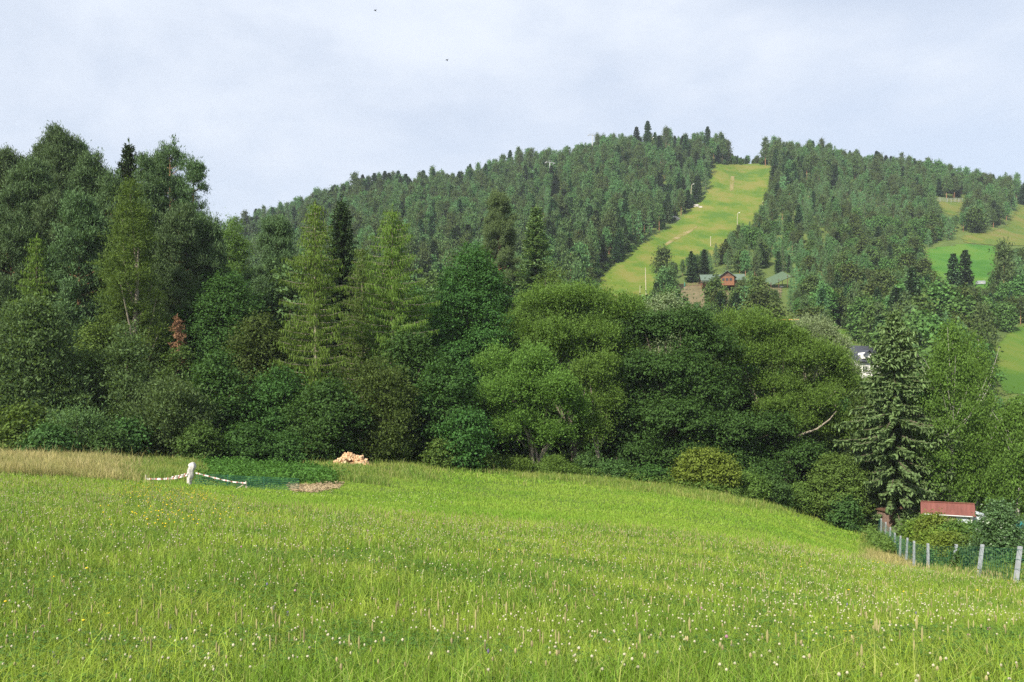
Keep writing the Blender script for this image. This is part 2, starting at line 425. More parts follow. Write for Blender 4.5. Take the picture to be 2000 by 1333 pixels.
def conifer(rng, H, Rm, kind, q=1.0, zb=1.0, bare=.0):
    """crown quads and trunk of a conifer; q scales spray size (coarser when far)"""
    cr, tr = MB(), MB()
    n = 7; zs = np.linspace(-.3, H * .985, n); wob = np.cumsum(rng.normal(size=(n, 2)) * .03, 0) * H / 20
    wob[0] = 0
    path = np.stack([wob[:, 0], wob[:, 1], zs], 1); r0 = H * .0135 + .05
    tr.tube(path, r0 * (1 - np.linspace(0, .97, n)) + .015, 8 if q < 1.5 else 5, 0)
    z = zb
    P_, T_, N_, L_, W_ = [], [], [], [], []
    def put(p, t, nn, L, W):
        P_.append(p); T_.append(t); N_.append(nn); L_.append(np.broadcast_to(L, (len(p),))); W_.append(np.broadcast_to(W, (len(p),)))
    while z < H * .975:
        t = (z - zb) / (H - zb)
        if kind == "spruce": shape = (1 - t) ** .68 * min(1, .75 + t * 2.5); nb = 7; dz = .46
        elif kind == "larch": shape = (1 - t) ** .62 * min(1, .6 + t * 2.2); nb = 5; dz = .72
        else: shape = (1 - t) ** .6; nb = 5; dz = .9
        if kind == "widespruce": shape = min(1, (1 - t) * 1.75) ** .85; nb = 7; dz = .54
        tier = rng.uniform(.72, 1.1)
        nb = max(3, int(nb + rng.integers(-1, 2)))
        a0 = rng.uniform(0, 2 * pi)
        for b in range(nb):
            az = a0 + b * 2 * pi / nb + rng.normal() * .25
            L = Rm * shape * tier * (rng.uniform(.5, 1.2) if kind != "spruce" else rng.uniform(.7, 1.15)) + .15
            dirh = np.array([cos(az), sin(az), 0]); side = np.array([-sin(az), cos(az), 0])
            m = max(2, int(L / ((.15 if kind == 'widespruce' else .22) * q)))
            s = np.linspace(.12, 1, m) * L + rng.normal(size=m) * .05
            f = s / L
            c0 = np.array([np.interp(z, zs, path[:, 0]), np.interp(z, zs, path[:, 1]), z + (rng.normal() * .22 if kind == 'widespruce' else 0)])
            if kind in ("spruce", "widespruce"): drop = (-.42 * s + .22 * s * f) * (rng.uniform(.5, 1.5) if kind == "widespruce" else 1) if t < .7 else (.1 * s)
            elif kind == "larch": drop = -.12 * s + .22 * s * f
            else: drop = .35 * s
            pb = c0 + dirh * s[:, None]; pb[:, 2] += drop
            if q < 1.5 and L > .8:
                tr.tube(pb[[0, m // 2, m - 1]], [.035 + .006 * L, .02 + .004 * L, .008], 4, 0, False)
            if kind in ("spruce", "widespruce"):
                for sg in (-1, 1):
                    tt = nrm(dirh * .75 + side * sg * .8 + np.array([0, 0, -.18]) + rng.normal(size=(m, 3)) * .12)
                    ll = (.55 * (1.05 - f * .65) * min(1.2, .4 + L * .25) + .12) * q * .9
                    put(pb + tt * (ll * .45)[:, None] + rng.normal(size=(m, 3)) * .03, tt, np.array([0, 0, 1.0]) + rng.normal(size=(m, 3)) * .35, ll * 1.4, .32 * q)
                put(pb + np.array([0, 0, -.16 * q]), np.array([0, 0, -1.0]) + rng.normal(size=(m, 3)) * .3 + dirh * .25, side + rng.normal(size=(m, 3)) * .5 , .5 * q, .26 * q)
                if kind == 'widespruce':
                    for _ in range(2): put(pb + rng.normal(size=(m, 3)) * .16 + np.array([0, 0, -.3]), np.array([0, 0, -1.0]) + rng.normal(size=(m, 3)) * .45 + dirh * .3, rng.normal(size=(m, 3)), rng.uniform(.35, .75, m), .2)
                put(pb[-1:] + dirh * .12, (dirh + np.array([0, 0, .1]))[None], np.array([[0, 0, 1.0]]), .5 * q, .24 * q)
            elif kind == "larch":
                for _ in range(9 if q < 1.5 else 4):
                    ll = rng.uniform(.22, .72, m) * (.6 + .4 * min(1, L / 3)) * q ** .7
                    off = rng.normal(size=(m, 3)) * np.array([.16, .16, .06]) + side * rng.normal(size=(m, 1)) * .3
                    put(pb + off + np.array([0, 0, -1]) * (ll * .42)[:, None], np.array([0, 0, -1.0]) + rng.normal(size=(m, 3)) * .2 + dirh * .15, rdir(rng, m), ll, (.075 if q < 1.5 else .13) * q)
                tt = nrm(dirh + side * rng.normal(size=(m, 1)) * .7 + rng.normal(size=(m, 3)) * .2)
                put(pb + rng.normal(size=(m, 3)) * .08, tt, np.array([0, 0, 1.0]) + rng.normal(size=(m, 3)) * .5, .38 * q, .10 * q)
        z += dz * (1 - .45 * t) * (q ** .7) * rng.uniform(.8, 1.2)
    k = 14
    put(np.stack([rng.normal(size=k) * .05, rng.normal(size=k) * .05, H - rng.uniform(0, .8, k) * q], 1) + np.array([path[-1, 0], path[-1, 1], 0]),
        np.array([0, 0, 1.0]) + rng.normal(size=(k, 3)) * .35, rdir(rng, k), .4 * q, .14 * q)
    cr.soup(leaves(np.concatenate([np.broadcast_to(a, (len(b), 3)) for a, b in zip(P_, P_)]), np.concatenate([np.broadcast_to(a, b.shape) for a, b in zip(T_, P_)]),
                   np.concatenate([np.broadcast_to(a, b.shape) for a, b in zip(N_, P_)]), np.concatenate(L_), np.concatenate(W_)))
    return cr, tr

def pine(rng, H, Rm, bare=.4, q=1.0, sparse=1.0, per=34):
    """Scots pine: bare lower trunk, boughs carrying cushions of needles"""
    cr, tr = MB(), MB()
    n = 8; zs = np.linspace(-.3, H * .95, n); wob = np.cumsum(rng.normal(size=(n, 2)) * .07, 0) * H / 20; wob[0] = 0
    path = np.stack([wob[:, 0], wob[:, 1], zs], 1); r0 = H * .013 + .06
    tr.tube(path, r0 * (1 - np.linspace(0, .9, n)), 8, 0)
    zb = H * bare; z = zb; lobes = []
    while z < H * .97:
        t = (z - zb) / (H - zb)
        shape = ((1 - t) ** .62 if sparse > .9 else (1 - t ** 1.7) ** .85) * min(1, .55 + t * 1.5)
        for b in range(int(rng.integers(5, 9))):
            if rng.random() > sparse: continue
            az = rng.uniform(0, 2 * pi); L = Rm * shape * rng.uniform(.5, 1.12) + .3
            rise = rng.uniform(.1, .45) + .35 * t
            c0 = np.array([np.interp(z, zs, path[:, 0]), np.interp(z, zs, path[:, 1]), z])
            e = c0 + np.array([cos(az) * L, sin(az) * L, rise * L])
            tr.tube([c0, (c0 + e) / 2 - np.array([0, 0, .05 * L]), e], [.05 + .008 * L, .03 + .005 * L, .012], 5, 0, False)
            rr = rng.uniform(.45, .8) * (.55 + .11 * Rm) * q ** .4
            rr *= rng.uniform(.7, 1.15); lobes.append((e, (rr, rr, rr * (rng.uniform(.45, 1.0) if sparse > .9 else .42))))
            if L > 1.6: lobes.append(((c0 * .42 + e * .58) + rng.normal(size=3) * .25, (rr * .85, rr * .85, rr * .6)))
        z += (.95 if sparse > .9 else 1.25) * rng.uniform(.7, 1.3)
    for k in range(7 if sparse > .9 else 0):
        t = rng.uniform(.30, .92); a = rng.uniform(0, 2 * pi); rr = Rm * (1 - t ** 1.7) ** .85 * rng.uniform(.45, 1.0); w = rng.uniform(.3, .5)
        c = np.array([cos(a) * rr, sin(a) * rr, zb + t * (H - zb) + rr * .35 + .6])
        for m in range(4): lobes.append((c + np.array([rng.normal() * .1, rng.normal() * .1, m * w * 1.2]), (w * (1 - m * .24), w * (1 - m * .24), w)))
    for k in range(9): lobes.append((path[-1] + np.array([rng.normal() * .6, rng.normal() * .6, H * .045 - k * .3]), (.22 + k * .03, .22 + k * .03, .8)))
    crown_leaves(rng, cr, lobes, (.42 * q, .085 * q), .42 * q ** .5, per, .95, 1.15, style="tuft", inner=.3)
    return cr, tr

def put_tree(name, x, y, cr, tr, crm, trm, label, cat="tree", group=None, rz=None, z=None):
    root = empty(name, (x, y, g1(x, y) if z is None else z), 0 if rz is None else rz, label, cat, group)
    if tr is not None: tr.build("trunk", trm, root)
    if cr is not None: cr.build("crown", crm, root)
    return root

# ------------------------------------------------------------------ the wood at the foot of the hill, tree by tree
RNG = np.random.default_rng(7)
def stand(px, Y, top, w):
    """place on the ground at distance Y; height and width in metres from the rows it spans in the photograph"""
    x = (px - 1000) / FPX * Y; z = g1(x, Y); H = ZC + (HZ - top) / FPX * Y - z
    return x, z, H, w / FPX * Y
def broad(px, Y, top, w, mat, label, cat="tree", name="broadleaf_tree", zb=.12, n=22, prof="dome", style="broad", leaf=(.28, .17), clump=.75, per=36, dens=1.0,
          bark="bark", group=None, lr=.2, lean=(0, 0), r0=None, flat=.5, up=.7):
    rng = np.random.default_rng(int(abs(px * 31 + Y * 17 + top)))
    x, z, H, W = stand(px, Y, top, w)
    lobes = auto_lobes(rng, H, H * zb, W, n, prof, lr)
    cr = MB(); crown_leaves(rng, cr, lobes, leaf, clump, per, dens, flat, up, style)
    tr = trunk_limbs(rng, H, lobes, r0 or (.012 * H + .06), lean=lean)
    return put_tree(name, x, Y, cr, tr, M[mat], M[bark], label, cat, group)
def con(px, Y, top, w, kind, mat, label, zb=.06, bark="bark", q=1.0, group=None, name=None, cat=None):
    rng = np.random.default_rng(int(abs(px * 31 + Y * 17 + top)))
    x, z, H, W = stand(px, Y, top, w)
    cr, tr = conifer(rng, H, W / 2, kind, q, H * zb)
    return put_tree(name or kind + "_tree", x, Y, cr, tr, M[mat], M[bark], label, cat or kind, group)
def pin(px, Y, top, w, label, bare=.35, mat="pine", sparse=1.0, group=None, per=34):
    rng = np.random.default_rng(int(abs(px * 31 + Y * 17 + top)))
    x, z, H, W = stand(px, Y, top, w)
    cr, tr = pine(rng, H, W / 2, bare, 1.0, sparse, per)
    return put_tree("pine_tree", x, Y, cr, tr, M[mat], M["pinebark"], label, "pine", group)

GW = "trees of the wood behind the meadow"
# left block: pines, larch, alders
pin(-70, 100, 320, 130, "grey-green pine cut by the left edge of the photo, behind the alders", group=GW)
pin(12, 102, 296, 140, "grey-green pine with a pointed top at the far left edge of the wood", group=GW)
pin(62, 96, 318, 165, "broad grey-green pine below the tallest dark pine on the left", group=GW)
pin(122, 106, 256, 165, "tallest dark pine of the left group, its top broad and ragged", group=GW)
pin(182, 99, 305, 140, "rounded light-topped pine beside the gap left of the dark pointed spruce", group=GW)
pin(88, 108, 274, 110, "dark pine leaning against the left flank of the tallest dark pine", group=GW)
pin(158, 107, 280, 110, "dark pine against the right flank of the tallest dark pine", group=GW)
pin(214, 97, 338, 105, "lower grey pine filling the notch before the dark pointed spruce", .2, group=GW)
pin(275, 92, 395, 110, "grey pine hidden half behind the olive larch", .2, group=GW)
pin(105, 92, 385, 130, "grey pine low between the yellow-green young larch and the tallest dark pine", .25, group=GW)
con(250, 106, 266, 150, "spruce", "spruce", "dark pointed spruce rising between the two groups of pines on the left", group=GW)
pin(296, 101, 298, 120, "grey pine close against the right side of the dark pointed spruce", group=GW)
pin(336, 107, 278, 105, "slender open pine with bare orange trunk and sky showing between its boughs", .40, sparse=.8, group=GW)
pin(380, 104, 312, 100, "open pine at the right end of the left group, its edge against the sky", .25, sparse=.85, group=GW)
pin(20, 88, 420, 150, "shorter grey pine standing low at the left edge above the alder", group=GW)
pin(152, 86, 392, 150, "grey-green pine with two bare orange trunks visible under its crown", .42, group=GW)
con(70, 84, 455, 135, "larch", "larch", "yellow-green young larch squeezed between grey pines on the left", group=GW)
broad(256, 82, 352, 140, "olarch", "tall olive larch with a soft rounded crown in front of the left pines", "larch", "larch_tree", .2, 46, "plume", "fine", (.36, .075), .6, 34, 1.0, "palebark", GW, .15)
pin(345, 90, 405, 140, "grey pine behind the brown dead tree, right of the olive larch", .25, group=GW)
pin(408, 94, 430, 130, "grey-green pine at the step where the left group drops to the hill", .25, group=GW)
broad(62, 68, 588, 225, "alder", "big grey-green alder at the left edge above the dry grass", name="alder_tree", prof="egg", n=30, style="fine", leaf=(.3, .15), zb=.08, group=GW)
broad(178, 72, 682, 115, "elm", "dark low tree between the grey-green alder and the paler alder", name="alder_tree", group=GW)
broad(248, 71, 640, 120, "alder", "slender pale alder with shimmering leaves below the olive larch", name="alder_tree", prof="egg", style="fine", leaf=(.28, .15), n=20, group=GW)
broad(190, 80, 640, 150, "lightleaf", "fresh green young trees under the pine trunks on the left", name="broadleaf_tree", prof="dome", group=GW)
broad(330, 69, 742, 165, "alder", "low dome-shaped olive tree left of the first dark maple", name="alder_tree", style="fine", leaf=(.28, .13), group=GW)
broad(42, 63, 792, 110, "lightleaf", "light green bush at the left edge against the big alder", "shrub", "shrub", zb=.02, n=14, group="bushes along the wood edge")
broad(150, 64, 795, 125, "alder", "grey-olive willow bush with red-brown stems above the dry grass", "shrub", "shrub", zb=.12, n=16, style="fine", leaf=(.25, .1), group="bushes along the wood edge")
broad(250, 66, 815, 90, "gardenleaf", "small green bush at the foot of the slender pale alder", "shrub", "shrub", zb=.02, n=12, group="bushes along the wood edge")
# middle block
broad(440, 88, 540, 215, "maple", "dark blue-green maple right of the brown dead tree", name="maple_tree", n=34, zb=.06, group=GW)
broad(425, 74, 690, 140, "maple", "dark lower maple overhanging the garden patch on the left", name="maple_tree", n=22, zb=.05, group=GW)
broad(455, 128, 432, 120, "lightleaf", "light green tree at the foot of the hill skyline, behind the left maple", group=GW)
pin(535, 110, 424, 150, "dark pine left of the tall yellow-green larch", .15, group=GW)
broad(505, 82, 612, 150, "elm", "brownish-green tree between the left maple and the tall larch", n=24, group=GW)
broad(545, 76, 720, 150, "maple", "green maple standing in front of the tall yellow-green larch", name="maple_tree", n=24, zb=.05, group=GW)
con(617, 80, 388, 190, "larch", "larch", "tallest yellow-green larch, standing in the middle of the wood", zb=.14, bark="palebark", group=GW)
con(668, 102, 380, 145, "spruce", "spruce", "dark spruce peeking out between the two tall larches", group=GW)
con(706, 90, 476, 185, "larch", "olarch", "shorter bushy larch between the two tall larches", zb=.1, bark="palebark", group=GW)
con(766, 86, 400, 200, "larch", "larch", "tall larch with a long bare trunk and dead branches below its crown", zb=.36, bark="palebark", group=GW)
broad(640, 73, 745, 160, "maple", "dark maple behind the firewood heap, below the larches", name="maple_tree", n=26, zb=.04, group=GW)
broad(742, 75, 705, 150, "elm", "brownish elm just right of the firewood heap", name="elm_tree", n=24, style="fine", leaf=(.28, .14), zb=.05, group=GW)
broad(800, 82, 640, 150, "maple", "green maple with a pale top under the larch with the bare trunk", name="maple_tree", n=24, zb=.05, group=GW)
broad(865, 79, 700, 140, "maple", "low dark maple at the wood edge, left of the olive willow", name="maple_tree", n=24, zb=.04, group=GW)
broad(922, 94, 488, 225, "maple", "largest dark maple, its broad dome against the pines of the hill", name="maple_tree", n=44, zb=.05, lr=.17, group=GW)
broad(820, 97, 560, 120, "maple", "dark maple filling the gap between larch and the largest maple", name="maple_tree", n=24, zb=.1, group=GW)
broad(905, 76, 800, 110, "maple", "short dark maple low at the wood edge with a shaded base", name="maple_tree", n=18, zb=.06, group=GW)
pin(972, 165, 375, 115, "brownish pine standing above the largest maple on the lower hill", .1, "brownpine", group=GW)
con(1047, 158, 398, 140, "spruce", "bigspruce", "broad light-tipped spruce above the willow on the lower hill", q=1.5, group=GW)
broad(1080, 140, 508, 110, "lightleaf", "light green tree behind the top of the olive willow", n=20, clump=.9, per=22, group=GW)
broad(1140, 150, 545, 110, "gardenleaf", "green tree behind the willow, left of the ski run foot", n=20, clump=.9, per=22, group=GW)

def px_tree(name, px, Y, spec, mat, bark, label, cat="tree", style="broad", leaf=(.28, .17), clump=.75, per=36, dens=1., r0=.25, seed=1, stems=1, flat=.5, group=GW):
    """a tree whose boughs follow those of the photograph: spec holds (column, row, half width, half height, metres nearer)"""
    rng = np.random.default_rng(seed)
    x = (px - 1000) / FPX * Y; z0 = g1(x, Y)
    lobes = []
    for lx, ly, rw, rh, near in spec:
        yy = Y - near; c = P(lx, ly, yy) - np.array([x, Y, z0]); a = rw / FPX * yy; b = rh / FPX * yy
        lobes.append((c, np.array([a, a * .9, b])))
        for _ in range(6):
            d = rdir(rng, 1)[0]; d[2] = abs(d[2]) * .8 - .15
            lobes.append((c + d * np.array([a, a * .9, b]) * .72, np.array([a, a, b]) * rng.uniform(.32, .5)))
    big = [l for i, l in enumerate(lobes) if i % 7 == 0]
    cr = MB(); flat = .95 if style == 'fine' else flat
    crown_leaves(rng, cr, big, leaf, clump, per, dens * .6, flat, .7, style)
    crown_leaves(rng, cr, [l for i, l in enumerate(lobes) if i % 7], leaf, clump * .85, per, dens, flat, .7, style)
    H = max(l[0][2] for l in lobes)
    tr = MB()
    for s in range(stems):
        tgt = big[int(rng.integers(len(big)))] if stems > 1 else big[0]
        b0 = np.array([rng.normal() * .25 * (stems > 1), rng.normal() * .25 * (stems > 1), -.3])
        tr.tube([b0, b0 * .6 + tgt[0] * np.array([.25, .25, .45]), tgt[0] * np.array([.7, .7, .8]), tgt[0]], [r0, r0 * .7, r0 * .45, r0 * .15], 7)
    for c, r in big:
        b = np.array([c[0] * .25, c[1] * .25, max(.6, c[2] * .4)])
        tr.tube([b, (b + c) / 2 + rng.normal(size=3) * .15, c], [r0 * .5, r0 * .3, r0 * .1], 6)
    return put_tree(name, x, Y, cr, tr, M[mat], M[bark], label, cat, group)

px_tree("willow_tree", 1120, 92, [(1070, 600, 70, 42, 0), (1140, 590, 70, 36, 1), (1210, 615, 55, 40, 0), (1020, 650, 45, 45, 1), (1085, 655, 65, 48, 3), (1160, 665, 55, 50, 2),
        (1205, 700, 40, 55, 1), (1060, 690, 45, 25, 2), (1110, 690, 40, 22, 3), (1185, 760, 35, 50, 1)],
        "willow", "palebark", "broad olive willow with an umbrella crown above a second clump", "willow", "fine", (.30, .10), .55, 34, 1.0, .32, 11, 2)
px_tree("willow_tree", 1050, 84, [(965, 715, 38, 45, 0), (1040, 715, 42, 45, 1), (1000, 770, 60, 50, 2), (1075, 765, 55, 50, 2), (955, 800, 30, 45, 0), (1110, 800, 42, 45, 1), (1020, 830, 55, 40, 2), (1085, 845, 40, 32, 1)],
        "willow", "palebark", "lower olive willow with a domed crown on several thin stems", "willow", "fine", (.28, .095), .55, 34, 1.0, .2, 12, 5)
px_tree("willow_tree", 1170, 86, [(1150, 735, 40, 40, 0), (1185, 790, 32, 40, 0), (1155, 840, 42, 36, 1), (1180, 715, 25, 30, 0)],
        "willow", "palebark", "narrow olive willow clump against the left side of the right-hand maple", "willow", "fine", (.28, .095), .55, 34, 1.0, .16, 13, 3)
px_tree("maple_tree", 1320, 90, [(1260, 650, 55, 45, 0), (1330, 640, 60, 45, 0), (1390, 680, 60, 50, 0), (1240, 730, 50, 50, 1), (1310, 730, 70, 55, 2), (1390, 760, 65, 55, 1), (1240, 810, 55, 50, 1), (1320, 820, 75, 55, 3),
        (1410, 840, 70, 50, 2), (1260, 880, 55, 40, 2), (1350, 890, 70, 42, 3), (1440, 900, 55, 45, 2), (1500, 850, 60, 50, 1), (1480, 930, 60, 35, 3), (1560, 900, 50, 45, 1)],
        "maple", "bark", "wide dark maple right of the olive willows, reaching down to the meadow", "tree", r0=.35, seed=14)
WBIG = px_tree("willow_tree", 1530, 94, [(1420, 650, 45, 45, 0), (1480, 640, 55, 38, 1), (1530, 668, 50, 36, 1), (1450, 700, 50, 40, 2), (1530, 700, 60, 40, 2), (1600, 710, 55, 45, 1), (1640, 760, 45, 50, 0), (1510, 750, 45, 30, 2), (1580, 780, 60, 38, 2),
        (1530, 795, 50, 26, 3), (1620, 830, 50, 35, 1), (1550, 830, 45, 22, 3)],
        "willow", "palebark", "large olive willow in front of the white house, with a bare leaning branch", "willow", "fine", (.30, .10), .55, 32, 1.0, .3, 15, 3)
px_tree("willow_tree", 1600, 104, [(1590, 650, 35, 32, 0), (1620, 690, 38, 40, 0), (1560, 660, 35, 35, 1), (1650, 730, 35, 40, 0)],
        "silver", "palebark", "silvery willow between the large olive willow and the white house", "willow", "fine", (.30, .11), .55, 30, 1.0, .22, 16, 2)
px_tree("poplar_tree", 1300, 112, [(1300, 605, 35, 35, 0), (1330, 625, 30, 30, 0), (1280, 620, 30, 30, 1), (1310, 660, 45, 35, 0)],
        "silver", "palebark", "pale shimmering poplar between the willow and the wooden chalet", "poplar", "broad", (.28, .17), .6, 28, .8, .22, 17, 1)
lb = MB(); o0 = np.array(WBIG.location)
lb.tube([P(1540, 862, 91) - o0, P(1568, 848, 90.4) - o0, P(1596, 838, 90) - o0, P(1620, 820, 89.6) - o0, P(1634, 803, 89.4) - o0], [.16, .14, .12, .08, .03], 7)
lb.tube([P(1598, 800, 89.8) - o0, P(1612, 785, 89.6) - o0, P(1632, 764, 89.5) - o0], [.06, .05, .02], 6)
lb.build("limb", M["palebark"], WBIG)

# right block
con(1748, 84, 602, 205, "widespruce", "bigspruce", "big spruce with layered drooping boughs, right of the white house", zb=.02, group=GW, name="spruce_tree", cat="spruce")
def birch(px, Y, top, w, label, seed):
    rng = np.random.default_rng(seed)
    x, z, H, W = stand(px, Y, top, w)
    lobes = auto_lobes(rng, H, H * .12, W, 30, "egg", .17)
    cr = MB(); crown_leaves(rng, cr, lobes, (.24, .14), .62, 30, .85, .8, .7, "hang", inner=.25)
    tr = MB()
    p = np.array([[-.2, 0, -.3], [0, .1, H * .2], [.25, .1, H * .45], [.1, 0, H * .7], [.2, 0, H * .95]])
    tr.tube(p, [.2, .17, .13, .08, .02], 8)
    for k in range(16):
        az = rng.uniform(0, 2 * pi); zz = H * rng.uniform(.3, .65); L = W * rng.uniform(.2, .42)
        b0 = np.array([np.interp(zz, p[:, 2], p[:, 0]), .05, zz]); e = b0 + np.array([cos(az) * L, sin(az) * L, H * rng.uniform(.16, .32)])
        tr.tube([b0, b0 * .5 + e * .5 + np.array([cos(az), sin(az), 0]) * L * .12, e], [.045, .03, .01], 6)
    return put_tree("birch_tree", x, Y, cr, tr, M["birch"], M["birchbark"], label, "birch", GW)
birch(1858, 82, 622, 165, "tall weeping birch with a white trunk behind the red-roofed shed", 21)
birch(1908, 87, 645, 105, "birch with pale bare upper twigs, right of the white-trunked birch", 22)
birch(1990, 78, 772, 150, "low light green birch cut by the right edge of the photo", 23)
broad(1690, 92, 760, 110, "elm", "dark tree between the large olive willow and the big spruce", n=20, zb=.05, group=GW)
broad(1800, 92, 790, 120, "elm", "dark tree between the big spruce and the weeping birch", n=20, zb=.03, group=GW)
GB = "bushes along the wood edge"
def bush(px, Y, top, w, mat, label, style="broad", leaf=(.24, .14), n=14, name="shrub", cat="shrub", clump=.45, per=26, group=GB, prof="dome"):
    return broad(px, Y, top, w, mat, label, cat, name, .02, n, prof, style, leaf, clump, per, 1.0, "bark", group, .24)
bush(1378, 76, 878, 130, "yellowleaf", "bright yellow-green elder bush at the edge of the mown meadow")
bush(1455, 78, 925, 90, "lightleaf", "green bush to the right of the yellow-green elder")
bush(1508, 80, 935, 85, "gardenleaf", "low dark green bush in the middle of the right-hand row of shrubs")
bush(1560, 84, 945, 75, "lightleaf", "small bush among tall weeds left of the round hazel")
bush(1632, 84, 890, 130, "lightleaf", "round hazel bush with sunlit top, left of the fence end", n=20)
bush(350, 77, 664, 80, "elm", "bushy dark tree hiding the lower trunk of the brown dead tree", n=18, clump=.7, leaf=(.28, .17), per=30, name="broadleaf_tree", cat="tree", group=GW)
bush(1650, 81, 968, 66, "gardenleaf", "low dark bush at the far end of the wire fence")
bush(938, 77, 876, 70, "lightleaf", "small light bush at the foot of the lower olive willow")
bush(1010, 79, 898, 60, "willow", "little olive bush left of the willow stems", style="fine", leaf=(.22, .08))
bush(1085, 80, 895, 70, "willow", "little olive bush right of the willow stems", style="fine", leaf=(.22, .08))
bush(1200, 80, 905, 90, "gardenleaf", "low dark elder under the right-hand maple, among flowering weeds")
bush(1270, 79, 915, 90, "maple", "dark low bush beneath the right-hand maple")
bush(1150, 82, 890, 70, "gardenleaf", "small green bush in the shade between willow and right-hand maple")
bush(860, 75, 862, 60, "lightleaf", "small bush beside the leaning white stake, right of the firewood")
bush(560, 70, 850, 110, "maple", "dark bush left of the firewood heap", n=14)
bush(480, 69, 830, 110, "maple", "dark bush behind the garden patch, under the left maple")
bush(600, 70, 868, 50, "elm", "small brownish bush touching the firewood heap on its left")
bush(760, 75, 850, 80, "elm", "low brownish bush just right of the firewood heap", style="fine", leaf=(.24, .1))
bush(100, 61, 835, 90, "gardenleaf", "green bush above the dry grass near the left edge")
bush(210, 63, 845, 90, "gardenleaf", "green bush between the willow bush and the pale alder")
bush(390, 67, 830, 90, "elm", "dark bush at the end of the dry grass strip")
# dead brown conifer
def dead(px, Y, top, label):
    rng = np.random.default_rng(5)
    x, z, H, W = stand(px, Y, top, 50)
    cr, tr = MB(), MB(); tr.tube([[0, 0, -.2], [.1, 0, H * .5], [0, .1, H]], [.16, .1, .02], 7)
    for k in range(46):
        zz = H * rng.uniform(.62, .98); az = rng.uniform(0, 2 * pi); L = W * .5 * rng.uniform(.5, 1) * (1.3 - zz / H * .8)
        e = np.array([cos(az) * L, sin(az) * L, zz + L * rng.uniform(-.5, .3)])
        tr.tube([[0, 0, zz], e * .5 + np.array([0, 0, zz * .5 + .1]), e], [.035, .025, .008], 4, 0, False)
        m = 18; f = rng.uniform(.3, 1, m); q = np.array([0, 0, zz]) + (e - np.array([0, 0, zz])) * f[:, None] + rng.normal(size=(m, 3)) * .12
        cr.soup(leaves(q, rng.normal(size=(m, 3)) + np.array([0, 0, -1.2]), rdir(rng, m), .4, .08))
    put_tree("dead_tree", x, Y, cr, tr, M["deadneedle"], M["pinebark"], label, "tree", GW)
dead(346, 81, 612, "dead tree with rust-brown needles between the olive larch and left maple")
# second row that closes the wood behind the front trees: real trees whose tops mostly stay hidden
front = np.array([(-100, 480), (0, 470), (200, 440), (330, 470), (420, 520), (500, 520), (620, 500), (760, 520), (900, 570), (1000, 610), (1120, 640), (1250, 660), (1330, 650), (1450, 690), (1600, 740), (1700, 760), (1800, 700), (1900, 770), (1940, 800), (2100, 805)])
GR = "trees hidden behind the front row of the wood"
for k, px in enumerate(range(-120, 2140, 58)):
    for Y in (103, 122):
        rng = np.random.default_rng(k * 2 + Y)
        top = np.interp(px, front[:, 0], front[:, 1]) + rng.uniform(0, 60)
        if 1610 < px < 1720: top = max(top, 765)
        broad(px + rng.uniform(-15, 15), Y + rng.uniform(-5, 5), top, 150, ["maple", "elm", "maple", "alder"][(k + Y) % 4], "leafy tree of the second row, glimpsed between the front trees of the wood",
              n=14, clump=1.0, per=20, leaf=(.5, .32), zb=.05, group=GR)

# ------------------------------------------------------------------ the hill: ski run, fields, forest
SKI = [(1392, 321), (1384, 345), (1379, 375), (1366, 392), (1345, 408), (1322, 432), (1292, 449), (1262, 468), (1232, 487), (1205, 512), (1180, 528), (1165, 548), (1150, 575), (1140, 640), (1300, 640),
       (1285, 600), (1290, 572), (1306, 545), (1346, 524), (1395, 506), (1416, 486), (1456, 463), (1492, 434), (1505, 408), (1511, 370), (1509, 320)]
FIELD_G = [(1800, 488), (1880, 476), (1955, 482), (1955, 525), (1945, 568), (1900, 578), (1850, 566), (1808, 548)]
FIELD_Y = [(1868, 462), (1925, 452), (1960, 440), (1985, 405), (2060, 380), (2060, 480), (1957, 482), (1880, 476)]
FIELD_L = [(1938, 680), (1975, 640), (2100, 625), (2100, 780), (1960, 770), (1940, 740)]
CLEAR_B = [(1820, 387), (1882, 390), (1925, 404), (1885, 410), (1872, 424), (1845, 420), (1832, 402)]
CLEAR_H = [(1608, 645), (1650, 643), (1690, 672), (1720, 760), (1620, 760)]
CLEAR_C = [(1314, 548), (1445, 540), (1540, 545), (1542, 574), (1430, 575), (1380, 592), (1318, 596)]
YEL = [(1668, 446), (1712, 450), (1708, 462), (1680, 462)]
def field_mat(name, a, b, c, scale, trail=None):
    m, n, l = nt(name)
    bs = n["Principled BSDF"]; geo = n.new("ShaderNodeNewGeometry")
    mp = n.new("ShaderNodeMapping"); mp.inputs["Scale"].default_value = (1, .45, 1); l.new(geo.outputs["Position"], mp.inputs["Vector"])
    t1 = n.new("ShaderNodeTexNoise"); t1.inputs["Scale"].default_value = scale; t1.inputs["Detail"].default_value = 7; t1.inputs["Roughness"].default_value = .65
    l.new(mp.outputs["Vector"], t1.inputs["Vector"])
    r = n.new("ShaderNodeValToRGB"); e = r.color_ramp.elements
    e[0].position, e[0].color = .40, (*a, 1); e[1].position, e[1].color = .50, (*b, 1); x = e.new(.62); x.color = (*c, 1)
    l.new(t1.outputs["Fac"], r.inputs["Fac"]); l.new(r.outputs["Color"], bs.inputs["Base Color"])
    bs.inputs["Roughness"].default_value = .95; bs.inputs["Specular IOR Level"].default_value = .1
    return m
